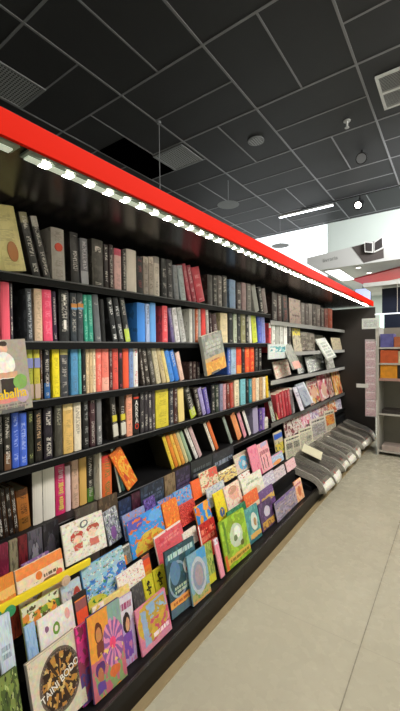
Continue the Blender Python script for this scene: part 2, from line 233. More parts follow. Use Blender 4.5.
FACES = [
(1, -1.085, 0.476, 0.115, 0.0898, 0.2708, 0.0016, 0.2403, 0.0048, 'olive', 'green book with a blurred plant on its cover'),
(1, -1.085, 0.5957, 0.119, 0.1891, 0.2467, -0.0021, 0.2505, 0.0144, 'logo', 'large cream speckled book with a round wood-grain emblem'),
(1, -1.085, 0.7639, 0.1095, 0.1707, 0.2628, 0.0026, 0.2045, -0.0334, 'orange2', 'magenta-edged picture book tucked behind its orange-covered copy'),
(0, -1.06, 0.7941, 0.1077, 0.1583, 0.288, -0.0071, 0.2105, -0.046, 'orange', 'picture book with a woman and a purple pinwheel on orange'),
(1, -1.085, 0.9521, 0.1071, 0.0795, 0.2561, -0.0171, 0.2091, -0.0722, 'purple', 'slim violet book with a dark-haired figure'),
(0, -1.06, 1.0382, 0.108, 0.1899, 0.1795, -0.0058, 0.2534, 0.0009, 'pinkbird', 'pink bordered picture book with yellow and blue scene'),
(1, -1.085, 1.2573, 0.1118, 0.2285, 0.2994, -0.0192, 0.2157, -0.0597, 'darkteal', 'dark teal book with pale title and orange band at its foot'),
(0, -1.06, 1.3925, 0.1071, 0.1549, 0.2313, -0.0123, 0.2187, -0.0434, 'bluering', 'light blue book with a grey ring design'),
(1, -1.085, 1.5675, 0.1097, 0.0734, 0.2059, -0.0115, 0.2154, -0.0434, 'green', 'narrow green book beside the light blue ring book'),
(0, -1.06, 1.651, 0.1115, 0.0414, 0.2078, 0.0019, 0.2435, 0.0067, 'pinkthin', 'thin pink booklet beside the lime book'),
(0, -1.06, 1.7163, 0.1094, 0.283, 0.27, -0.0158, 0.2455, -0.039, 'lime', 'lime green book with a white oval creature'),
(1, -1.085, 2.0333, 0.1116, 0.1785, 0.2158, -0.014, 0.2252, -0.0424, 'teal', 'teal book with a pale figure and orange corner'),
(1, -1.085, 2.2304, 0.1126, 0.2057, 0.1817, -0.0084, 0.2293, -0.0242, 'purplegold', 'purple book with gold lower corner'),
(0, -1.06, 2.4264, 0.108, 0.4147, 0.1383, 0.004, 0.2099, 0.0017, 'greymag', 'wrinkled grey-violet magazine leaning in the front rack'),
(0, -1.06, 2.8331, 0.1085, 0.1571, 0.1638, -0.0056, 0.2344, -0.0153, 'peach', 'peach-orange magazine at the end of the front rack'),
(2, -1.15, 0.5352, 0.19, 0.0467, 0.3307, -0.0138, 0.25, -0.0055, 'paleblue', 'pale blue book with faint grey lettering'),
(2, -1.15, 0.6238, 0.19, 0.0384, 0.2533, 0.0046, 0.25, 0.0017, 'bluestrip', 'pale sky-blue book edge peeping beside the white leaf book'),
(2, -1.15, 0.6671, 0.19, 0.1403, 0.2471, -0.0155, 0.25, -0.0057, 'leaf', 'white book with green leaf and lavender lettering'),
(2, -1.15, 0.8137, 0.19, 0.0619, 0.2507, -0.0055, 0.25, -0.002, 'sunset', 'black bordered card with red and orange stripes in front of white book'),
(2, -1.15, 0.8841, 0.19, 0.1947, 0.1682, -0.0285, 0.25, -0.0098, 'yellowtop', 'cream and yellow topped book behind the orange pinwheel cover'),
(2, -1.15, 1.0936, 0.19, 0.0668, 0.1333, -0.0013, 0.25, -0.0004, 'darkgrey', 'dark grey book wedged beside the yellow figure booklets'),
(2, -1.15, 1.1634, 0.19, 0.0653, 0.1357, -0.0021, 0.25, -0.0007, 'yellowfig', 'yellow booklet with a black figure, beside the dark grey book'),
(2, -1.15, 1.2336, 0.19, 0.0793, 0.1389, 0.0057, 0.25, 0.0019, 'yellowfig', 'yellow booklet with a black figure, beside the dark teal book'),
(2, -1.15, 1.6182, 0.19, 0.1593, 0.1918, -0.0197, 0.25, -0.007, 'red', 'bright red book with scrawled title behind the green one'),
(2, -1.15, 1.9182, 0.19, 0.2304, 0.1574, -0.0321, 0.25, -0.0114, 'greendark', 'dark green book showing above the lime book'),
(2, -1.15, 2.1516, 0.19, 0.2015, 0.1817, -0.0069, 0.25, -0.0024, 'orangethin', 'orange banded book behind the teal book'),
(2, -1.15, 2.3561, 0.19, 0.2399, 0.1349, -0.0039, 0.25, -0.0013, 'purpletop', 'violet book showing above the purple and gold book'),
(3, -1.215, 0.6386, 0.28, 0.1459, 0.1916, -0.017, 0.28, -0.0068, 'animals', 'yellow and green book of cartoon animals'),
(3, -1.215, 0.797, 0.28, 0.0899, 0.1841, 0.0073, 0.28, 0.0028, 'redgrey', 'pale book with red blot beside the blue sea book'),
(3, -1.215, 0.8937, 0.28, 0.2292, 0.2058, -0.0019, 0.28, -0.0008, 'sea', 'blue undersea picture book crowded with tiny figures'),
(3, -1.1880000000000002, 1.04, 0.28, 0.162, 0.1136, 0.0042, 0.28, 0.0015, 'pinkline', 'white book with fine pink drawings'),
(3, -1.215, 1.2142, 0.28, 0.0607, 0.1127, -0.002, 0.28, -0.0007, 'sunset', 'black bordered card with red and orange stripes in front of coral book'),
(3, -1.215, 1.3236, 0.28, 0.2282, 0.1509, 0.0266, 0.28, 0.0097, 'coral', 'coral red picture book with a white edge'),
(3, -1.215, 1.5295, 0.28, 0.1228, 0.0767, -0.0102, 0.28, -0.0037, 'cream', 'cream edged book between the coral and red books'),
(3, -1.215, 1.6759, 0.28, 0.154, 0.1755, 0.008, 0.28, 0.003, 'orangeblue', 'orange and blue picture book beside the red lettered book'),
(3, -1.215, 1.8805, 0.28, 0.1134, 0.1834, -0.0055, 0.28, -0.0022, 'yellow', 'bright yellow booklet with small blue figure'),
(3, -1.215, 2.0052, 0.28, 0.1998, 0.183, -0.0018, 0.28, -0.0007, 'girl', 'cream book with a rosy drawn girl'),
(3, -1.215, 2.228, 0.28, 0.3102, 0.165, -0.0148, 0.28, -0.0059, 'landscape', 'pale landscape-format book with a faint green drawing'),
(3, -1.215, 2.5412, 0.28, 0.2082, 0.0973, 0.0055, 0.28, 0.002, 'lilac', 'pale lilac book behind the purple and gold book'),
(3, -1.215, 2.7524, 0.28, 0.2201, 0.0085, 0.003, 0.28, 0.001, 'greypink', 'grey and pink booklet near the end of the display'),
(3, -1.215, 3.0053, 0.28, 0.2079, -0.0104, -0.0056, 0.28, -0.0019, 'blush', 'blush pink booklet at the end of the display'),
(4, -1.285, 0.5937, 0.36, 0.0594, 0.2192, -0.003, 0.26, -0.0014, 'orangered', 'orange book with a dark red photograph'),
(4, -1.285, 0.6573, 0.36, 0.1946, 0.216, -0.0019, 0.26, -0.0009, 'arc', 'white book with orange header and brown arch'),
(4, -1.285, 0.6856, 0.36, 0.1004, 0.0857, 0.009, 0.26, 0.0035, 'creamtop', 'cream booklet top behind the cartoon animals book'),
(4, -1.285, 1.2043, 0.36, 0.2528, 0.1783, 0.0047, 0.26, 0.002, 'map', 'blue picture book with orange blots and yellow island'),
(4, -1.285, 1.1245, 0.36, 0.0768, 0.0454, 0.0141, 0.26, 0.0053, 'greyphoto', 'grey photograph book with a flame-coloured corner'),
(4, -1.285, 1.4626, 0.36, 0.1271, 0.1753, -0.0073, 0.26, -0.0032, 'orangeplain', 'plain orange book with yellow sparks'),
(4, -1.285, 1.5927, 0.36, 0.1496, 0.1174, -0.0081, 0.26, -0.0033, 'redtext', 'red book covered in darker red scrawl'),
(4, -1.285, 1.8773, 0.36, 0.2148, 0.1207, 0.0078, 0.26, 0.0031, 'silver', 'silver-white book behind the yellow booklet'),
(4, -1.285, 2.28, 0.36, 0.1749, 0.0893, 0.002, 0.26, 0.0008, 'redwhite', 'white book with red flowers behind the landscape book'),
(4, -1.285, 2.5043, 0.36, 0.1488, 0.2442, 0.0036, 0.26, 0.0017, 'pink', 'rose pink book with a plain cover'),
(4, -1.285, 2.6561, 0.36, 0.2006, 0.2312, 0.0012, 0.26, 0.0005, 'pinkfig', 'pink book with dark lettering and fine figures'),
(4, -1.285, 2.8597, 0.36, 0.2393, 0.0313, 0.0101, 0.26, 0.0037, 'bluepink', 'pale blue book with pink border and orange foot'),
(5, -1.345, 1.2165, 0.43, 0.1589, 0.1205, 0.0076, 0.24, 0.0034, 'lilacdots', 'lilac book with orange spots at the back of the display'),
(5, -1.345, 1.3784, 0.43, 0.0907, 0.1437, 0.0531, 0.24, 0.0226, 'violet', 'crumpled violet packet at the back of the display'),
(5, -1.345, 1.4721, 0.43, 0.1378, 0.103, 0.0001, 0.24, 0.0001, 'blueorange', 'blue and orange dotted book at the back of the display'),
(5, -1.345, 1.6129, 0.43, 0.1674, 0.106, 0.0003, 0.24, 0.0001, 'bluedots', 'sky blue book with orange dots at the back of the display'),
(5, -1.345, 1.7886, 0.43, 0.0916, 0.1162, 0.0003, 0.24, 0.0001, 'orangecard', 'plain orange card standing at the back of the display'),
(5, -1.345, 1.8832, 0.43, 0.2117, 0.1391, 0.0011, 0.24, 0.0005, 'kids', 'cream book with red children at the back of the display'),
(5, -1.345, 2.102, 0.43, 0.233, 0.0735, -0.0041, 0.24, -0.0018, 'creamyellow', 'cream book with yellow and navy blocks'),
(5, -1.345, 2.338, 0.43, 0.2048, 0.1431, 0.0043, 0.24, 0.002, 'bluecircle', 'pastel book with a turquoise circle'),
(5, -1.345, 0.7059, 0.43, 0.1186, 0.1313, 0.0306, 0.24, 0.0136, 'purpleedge', 'purple-edged book behind the brown arch book'),
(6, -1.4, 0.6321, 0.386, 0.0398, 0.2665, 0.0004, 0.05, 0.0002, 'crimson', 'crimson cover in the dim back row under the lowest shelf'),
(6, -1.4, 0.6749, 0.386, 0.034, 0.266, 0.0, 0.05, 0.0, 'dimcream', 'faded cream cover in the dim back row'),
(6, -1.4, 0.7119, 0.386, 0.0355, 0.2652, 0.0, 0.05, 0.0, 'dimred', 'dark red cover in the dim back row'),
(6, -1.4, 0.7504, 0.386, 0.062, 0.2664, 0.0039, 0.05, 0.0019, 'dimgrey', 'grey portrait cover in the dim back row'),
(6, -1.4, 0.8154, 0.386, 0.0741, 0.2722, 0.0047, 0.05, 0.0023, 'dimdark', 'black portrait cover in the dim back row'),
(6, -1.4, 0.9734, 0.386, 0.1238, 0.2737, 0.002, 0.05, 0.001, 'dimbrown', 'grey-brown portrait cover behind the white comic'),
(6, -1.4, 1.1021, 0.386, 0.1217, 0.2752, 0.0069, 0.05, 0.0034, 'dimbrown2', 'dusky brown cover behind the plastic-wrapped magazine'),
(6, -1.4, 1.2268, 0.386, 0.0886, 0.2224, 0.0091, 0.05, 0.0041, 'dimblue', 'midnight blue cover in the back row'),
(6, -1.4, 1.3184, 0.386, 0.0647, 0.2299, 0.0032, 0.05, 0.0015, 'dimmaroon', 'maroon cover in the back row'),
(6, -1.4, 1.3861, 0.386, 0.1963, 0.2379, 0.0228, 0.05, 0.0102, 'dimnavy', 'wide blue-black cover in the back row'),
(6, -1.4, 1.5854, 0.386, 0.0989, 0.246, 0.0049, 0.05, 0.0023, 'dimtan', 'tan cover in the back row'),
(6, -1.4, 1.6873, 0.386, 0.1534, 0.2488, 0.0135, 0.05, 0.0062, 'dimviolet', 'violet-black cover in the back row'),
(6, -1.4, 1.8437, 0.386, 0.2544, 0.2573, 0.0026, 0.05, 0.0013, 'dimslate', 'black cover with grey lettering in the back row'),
(6, -1.4, 2.1011, 0.386, 0.3012, 0.2476, 0.0126, 0.05, 0.0058, 'dimtitle', 'charcoal cover with pale blue title in the back row'),
(4.6, -1.321, 0.8624, 0.4832, 0.2106, 0.1623, -0.0228, 0.2733, -0.0288, 'comic', 'white comic with two red-haired figures lying askew on the display'),
(5.4, -1.367, 1.1283, 0.4379, 0.0854, 0.1638, 0.0035, 0.1643, 0.1059, 'wrapped', 'silver plastic-wrapped magazine beside the white comic')]
FARFACES = [
('R3', -1.47, 4.1417, 1.075, 0.2673, 0.2185, 0.0114, 0.2281, 0.0132, 'foil', 'crumpled foil-wrapped magazine between the pink-footed one and the silver one'),
('R3', -1.475, 4.8512, 1.075, 0.3921, 0.2334, 0.0093, 0.2301, 0.0137, 'foil', 'crumpled foil-wrapped magazine close to the end of the far third shelf'),
('R2', -1.475, 4.7108, 1.345, 0.5, 0.2138, 0.0039, 0.1437, -0.0136, 'greybeige', 'grey-beige magazine behind the tilted white paperback'),
('R4', -1.34, 3.6921, 0.7162, 0.1, 0.2621, -0.0008, 0.3454, -0.0005, 'lilacface', 'white and lilac magazine between the cherry volumes and the silver hardback'),
('S5', -1.452, 1.3334, 0.6244, 0.0817, 0.2752, -0.0114, 0.0302, 0.491, 's5fruit', 'orange-covered book leaning steeply on the lowest shelf over the teal one'),
('R1', -1.46, 3.7026, 1.6551, 0.3338, 0.2767, -0.0081, 0.0334, 0.007, 'palepink', 'pale pink cover standing among the slim books on the far upper shelf'),
('R2', -1.46, 3.8253, 1.3453, 0.257, 0.2635, 0.0042, 0.1094, 0.0031, 'yellowbit', 'pale book with a yellow top at the far bay'),
('R2', -1.462, 4.0649, 1.3451, 0.5, 0.2249, 0.0094, 0.0938, -0.0234, 'brownmag', 'brown and grey magazine slumped on the far second shelf'),
('R2', -1.34, 4.6881, 1.2184, 0.5, 0.3155, 0.0128, 0.5109, 0.0811, 'whitetilt', 'white and grey paperback tilted over the far second shelf'),
('R2', -1.46, 5.3604, 1.3449, 0.5, 0.185, -0.004, 0.1834, 0.0055, 'beigethin', 'beige booklet beside the tilted white paperback'),
('R3', -1.43, 3.0725, 1.2854, 0.4258, 0.1415, 0.0246, 0.2172, 0.03, 'tealbox', 'teal and white boxed set lying on the far third shelf'),
('R3', -1.34, 3.4752, 1.1681, 0.2618, 0.2849, 0.005, 0.4204, 0.0487, 'greypinktilt', 'grey magazine with a pink foot tilted on the far third shelf'),
('R3', -1.462, 3.3391, 1.0751, 0.4524, 0.1767, 0.0403, 0.2248, 0.0375, 'pinkcream', 'cream and pink magazine on the far third shelf'),
('R3', -1.462, 4.3079, 1.0751, 0.5, 0.1986, 0.0366, 0.2279, 0.0299, 'silvermag', 'silver plastic-wrapped magazine on the far third shelf'),
('R3', -1.462, 5.0634, 1.075, 0.42, 0.1529, 0.0111, 0.2209, 0.0119, 'greybit', 'grey wrapped magazine at the end of the far third shelf'),
('R4', -1.46, 3.2385, 0.665, 0.07, 0.3475, 0.011, 0.2012, 0.0099, 'bwpattern', 'black and white patterned magazine beside the red volumes'),
('R4', -1.34, 3.8306, 0.7425, 0.2978, 0.2617, 0.0125, 0.4383, 0.0353, 'silverface', 'silver-blue hardback with white edge in the far fourth shelf'),
('R4', -1.46, 4.3873, 0.6651, 0.479, 0.3082, 0.0416, 0.2119, 0.0211, 'busyred', 'magazine with red title and crowded cover beside the silver hardback'),
('R4', -1.46, 4.8021, 0.6651, 0.5, 0.3368, 0.0431, 0.2128, 0.0207, 'busypink', 'pink and white celebrity magazine on the far fourth shelf'),
('R4', -1.46, 5.2257, 0.6652, 0.5, 0.3576, 0.0514, 0.2149, 0.0217, 'busyred2', 'magazine with dark red title next to the yellow one'),
('R4', -1.46, 5.6738, 0.6652, 0.4977, 0.3846, 0.0574, 0.1969, 0.0217, 'yelloworange', 'yellow and orange magazine on the far fourth shelf'),
('R4', -1.46, 6.0401, 0.6652, 0.5, 0.394, 0.07, 0.2013, 0.0238, 'orangered2', 'orange and red magazine at the end of the far fourth shelf'),
('R4', -1.462, 3.3585, 0.665, 0.06, 0.21, -0.0074, 0.2396, -0.0047, 'yellowcream', 'yellow and cream booklet beside the bay joint'),
('R5', -1.462, 3.5692, 0.4246, 0.2282, 0.1679, -0.051, 0.1899, -0.0258, 'maroonmix', 'maroon and white magazine above the newspapers'),
('R5', -1.462, 3.7999, 0.4246, 0.2452, 0.1721, -0.0536, 0.1919, -0.0276, 'whitered', 'white magazine with red flecks above the newspapers'),
('R5', -1.462, 4.0521, 0.4246, 0.3039, 0.1981, -0.0569, 0.1862, -0.0303, 'pinkmix', 'pink magazine above the newspapers'),
('R5', -1.462, 4.3612, 0.4246, 0.335, 0.1888, -0.0627, 0.19, -0.035, 'lilacmix', 'lilac and white magazine above the newspapers'),
('R5', -1.462, 4.7067, 0.4246, 0.3863, 0.1905, -0.0626, 0.189, -0.0359, 'rosemix', 'rose and cream magazine above the newspapers'),
('R5', -1.462, 5.1072, 0.4246, 0.3949, 0.1935, -0.0623, 0.189, -0.0365, 'orangemix', 'orange magazine above the newspapers'),
('R5', -1.462, 5.4896, 0.4246, 0.4388, 0.1555, -0.0695, 0.1967, -0.0473, 'wrapmix', 'plastic-wrapped lilac bundle at the end above the newspapers'),
('R6', -1.4, 3.195, 0.34, 0.1972, 0.2249, 0.0044, 0.1647, 0.0025, 'bluedog', 'navy and yellow booklet at the bay joint'),
('R6', -1.378, 3.3733, 0.2595, 0.3518, 0.2058, -0.0813, 0.1212, -0.0336, 'news', 'upright newspaper with two grey photographs by the booklets'),
('R6', -1.378, 3.7692, 0.2595, 0.351, 0.2181, -0.0809, 0.1213, -0.0343, 'news2', 'upright newspaper with narrow columns'),
('R6', -1.378, 4.1617, 0.2596, 0.4881, 0.2536, -0.0731, 0.1371, -0.0262, 'newsphoto', 'upright newspaper with a large grey photograph'),
('R6', -1.378, 4.7304, 0.2596, 0.3713, 0.267, -0.0687, 0.1406, -0.0299, 'newscolour', 'upright newspaper with orange and yellow picture')]
CHEF = [0.6001, 1.1578, 0.1761, 0.2795, -0.001, 0.0709, 0.0615]
GREYFACE = [2.0262, 1.2045, 0.2617, 0.2781, -0.0006, 0.0314, 0.2091]
SHELF = [1.7096, 1.436, 1.1869, 0.9205, 0.6238]
FAR = [1.655, 1.345, 1.075, 0.665, 0.425]
VENT = [[-3.897, 4.265], [-3.33, 4.242], [-3.361, 4.745], [-3.916, 4.811]]
HOLE = [[-4.517, 3.761], [-4.057, 3.76], [-4.116, 4.702], [-4.679, 4.786]]
LVENT = [[-3.925, 1.906], [-3.916, 2.421], [-4.454, 2.433], [-4.365, 1.874]]
ACV = [[-0.757, 4.522], [-0.509, 4.528], [-0.487, 5.213], [-0.765, 5.119]]
PTS = {'wire': [-3.256, 3.653], 'disc': [-2.41, 4.838], 'sprink': [-1.21, 5.16], 'dome': [-1.205, 6.079], 'pend': [-3.329, 7.879], 'pend2': [-3.393, 5.666], 'spot': [-1.595, 7.844], 'dl2': [-4.037, 6.813]}
LIN = [[-3.373, 7.924], [-2.147, 7.957]]
TRACK = [[-2.809, 7.757], [-0.887, 7.878]]
lp1 = [[-2.384, 7.769], [-2.105, 7.742], [-2.089, 9.343], [-2.436, 9.404]]
rd = [[-2.027, 9.066], [-0.939, 8.327], [-1.06, 9.4], [-1.933, 10.195]]
lp2 = [[-1.834, 9.553], [-1.709, 9.489], [-1.755, 11.172], [-1.9, 11.275]]
lp3 = [[-1.499, 9.83], [-1.379, 9.761], [-1.439, 11.438], [-1.58, 11.545]]
dl = [[-1.913, 7.776], [-1.904, 8.566], [-1.899, 9.092]]
CAM = {'f': 357.017, 'R': [0.812105, 0.583376, -0.012594], 'U': [-0.001923, 0.024258, 0.999704], 'F': [-0.583509, 0.81184, -0.020821]}

# ---------------------------------------------------------------- colours and materials
def lin(c):
    return c/12.92 if c <= .04045 else ((c+.055)/1.055)**2.4
def hx(s, k=1.0):
    s = s.strip('#')
    if len(s) == 3: s = ''.join(a*2 for a in s)
    return tuple(min(1, lin(int(s[i:i+2], 16)/255)*k) for i in (0, 2, 4)) + (1,)

class NT:
    """small helper round a node tree"""
    def __init__(s, m):
        m.use_nodes = True; s.t = m.node_tree; s.t.nodes.clear()
    def n(s, typ, **kw):
        a = s.t.nodes.new(typ)
        for k, v in kw.items(): setattr(a, k, v)
        return a
    def l(s, a, b): s.t.links.new(a, b)
    def put(s, sock, v):
        if hasattr(v, 'is_output') or isinstance(v, bpy.types.NodeSocket): s.l(v, sock)
        else: sock.default_value = v
    def m(s, op, a, b=None, c=None):
        q = s.n('ShaderNodeMath', operation=op); s.put(q.inputs[0], a)
        if b is not None: s.put(q.inputs[1], b)
        if c is not None: s.put(q.inputs[2], c)
        return q.outputs[0]
    def v(s, op, a, b=None):
        q = s.n('ShaderNodeVectorMath', operation=op); s.put(q.inputs[0], a)
        if b is not None: s.put(q.inputs[1], b)
        return q.outputs['Value'] if op == 'LENGTH' else q.outputs[0]
    def mix(s, f, a, b):
        q = s.n('ShaderNodeMix', data_type='RGBA'); s.put(q.inputs[0], f); s.put(q.inputs[6], a); s.put(q.inputs[7], b)
        return q.outputs[2]
    def xyz(s, a):
        q = s.n('ShaderNodeSeparateXYZ'); s.l(a, q.inputs[0]); return q.outputs
    def noise(s, vec, scale, detail=2, rough=.5):
        q = s.n('ShaderNodeTexNoise'); s.put(q.inputs['Vector'], vec); q.inputs['Scale'].default_value = scale
        q.inputs['Detail'].default_value = detail; q.inputs['Roughness'].default_value = rough
        return q.outputs
    def out(s, col, rough=.45, spec=.5, metal=0, bump=None, emit=None, es=0, trans=0):
        b = s.n('ShaderNodeBsdfPrincipled'); o = s.n('ShaderNodeOutputMaterial')
        s.put(b.inputs['Base Color'], col); s.put(b.inputs['Roughness'], rough)
        b.inputs['Specular IOR Level'].default_value = spec; b.inputs['Metallic'].default_value = metal
        if emit is not None:
            s.put(b.inputs['Emission Color'], emit); s.put(b.inputs['Emission Strength'], es)
        if trans: b.inputs['Transmission Weight'].default_value = trans
        if bump is not None:
            q = s.n('ShaderNodeBump'); q.inputs['Strength'].default_value = bump[1]; q.inputs['Distance'].default_value = bump[2]
            s.l(bump[0], q.inputs['Height']); s.l(q.outputs[0], b.inputs['Normal'])
        s.l(b.outputs[0], o.inputs[0]); return b

MATS = {}
def plain(name, col, rough=.5, spec=.4, metal=0, var=.12, scale=9):
    """paint-like material with a little procedural unevenness"""
    if name in MATS: return MATS[name]
    m = bpy.data.materials.new(name); t = NT(m)
    tc = t.n('ShaderNodeTexCoord')
    c = hx(col) if isinstance(col, str) else col
    f = t.noise(tc.outputs['Object'], scale, 3)[0]
    d = tuple(x*(1-var*2) for x in c[:3]) + (1,)
    t.out(t.mix(f, d, c), rough, spec, metal)
    MATS[name] = m; return m
def glow(name, col, s):
    m = bpy.data.materials.new(name); t = NT(m)
    t.out(hx('ffffff'), .5, emit=hx(col), es=s); MATS[name] = m; return m

def spine_material():
    """book case printed from the object's own colours: c1 ground, c2 lettering, c3 top band, c4 foot band, bands = (band height, foot height, text amount)"""
    m = bpy.data.materials.new('printed_book_case'); t = NT(m)
    def at(nm, o='Color'):
        q = t.n('ShaderNodeAttribute', attribute_type='OBJECT', attribute_name=nm); return q.outputs[o]
    uv = t.n('ShaderNodeUVMap', uv_map='uv').outputs[0]
    x = t.xyz(uv); bd = t.xyz(at('bands', 'Vector')); seed = at('seed', 'Fac')
    cm = t.n('ShaderNodeCombineXYZ'); t.l(t.m('MULTIPLY_ADD', x[0], 3.0, seed), cm.inputs[0]); t.l(t.m('MULTIPLY', x[1], 52.0), cm.inputs[1]); t.l(seed, cm.inputs[2])
    n = t.noise(cm.outputs[0], 1.0, 1)[0]
    ink = t.m('GREATER_THAN', n, .50)
    ink = t.m('MULTIPLY', ink, t.m('LESS_THAN', t.m('ABSOLUTE', t.m('SUBTRACT', x[0], .5)), .27))
    cm2 = t.n('ShaderNodeCombineXYZ'); t.l(seed, cm2.inputs[0]); t.l(t.m('MULTIPLY', x[1], 4.0), cm2.inputs[1])
    gap = t.m('GREATER_THAN', t.noise(cm2.outputs[0], 1.3, 0)[0], .46)
    ink = t.m('MULTIPLY', t.m('MULTIPLY', ink, gap), bd[2])
    ink = t.m('MULTIPLY', ink, t.m('LESS_THAN', t.m('ABSOLUTE', t.m('SUBTRACT', x[1], .5)), .44))
    q = t.n('ShaderNodeVectorMath', operation='SCALE'); t.l(uv, q.inputs[0]); q.inputs['Scale'].default_value = 1
    cm3 = t.n('ShaderNodeCombineXYZ'); t.l(t.m('ADD', x[0], seed), cm3.inputs[0]); t.l(t.m('MULTIPLY', x[1], 3.0), cm3.inputs[1])
    blot = t.noise(cm3.outputs[0], 2.2, 3)[0]
    base = t.mix(t.m('MULTIPLY', t.m('GREATER_THAN', blot, .54), at('mottle', 'Fac')), at('c1'), at('c5'))
    col = t.mix(t.m('GREATER_THAN', x[1], t.m('SUBTRACT', 1.0, bd[0])), base, at('c3'))
    col = t.mix(t.m('LESS_THAN', x[1], bd[1]), col, at('c4'))
    col = t.mix(ink, col, at('c2'))
    t.out(col, .38, .45)
    return m
SPINE = spine_material()
def side_material():
    m = bpy.data.materials.new('printed_book_board'); t = NT(m)
    def at(nm):
        q = t.n('ShaderNodeAttribute', attribute_type='OBJECT', attribute_name=nm); return q.outputs['Color']
    uv = t.n('ShaderNodeUVMap', uv_map='uv').outputs[0]
    sd = t.n('ShaderNodeAttribute', attribute_type='OBJECT', attribute_name='seed').outputs['Fac']
    cm = t.n('ShaderNodeCombineXYZ'); t.l(sd, cm.inputs[0]); t.l(sd, cm.inputs[2])
    f = t.noise(t.v('ADD', uv, cm.outputs[0]), 5.0, 4)[0]
    t.out(t.mix(t.m('GREATER_THAN', f, .57), at('c6'), at('c5')), .4, .45); return m
SIDE = side_material()
def page_material():
    m = bpy.data.materials.new('paper_page_edges'); t = NT(m)
    tc = t.n('ShaderNodeTexCoord'); o = tc.outputs['Object']
    f = t.noise(t.v('MULTIPLY', o, (6, 900, 6)), 1.0, 2)[0]
    t.out(t.mix(f, hx('b9ab8e'), hx('e6dcc6')), .8, .1); return m
PAGES = page_material()

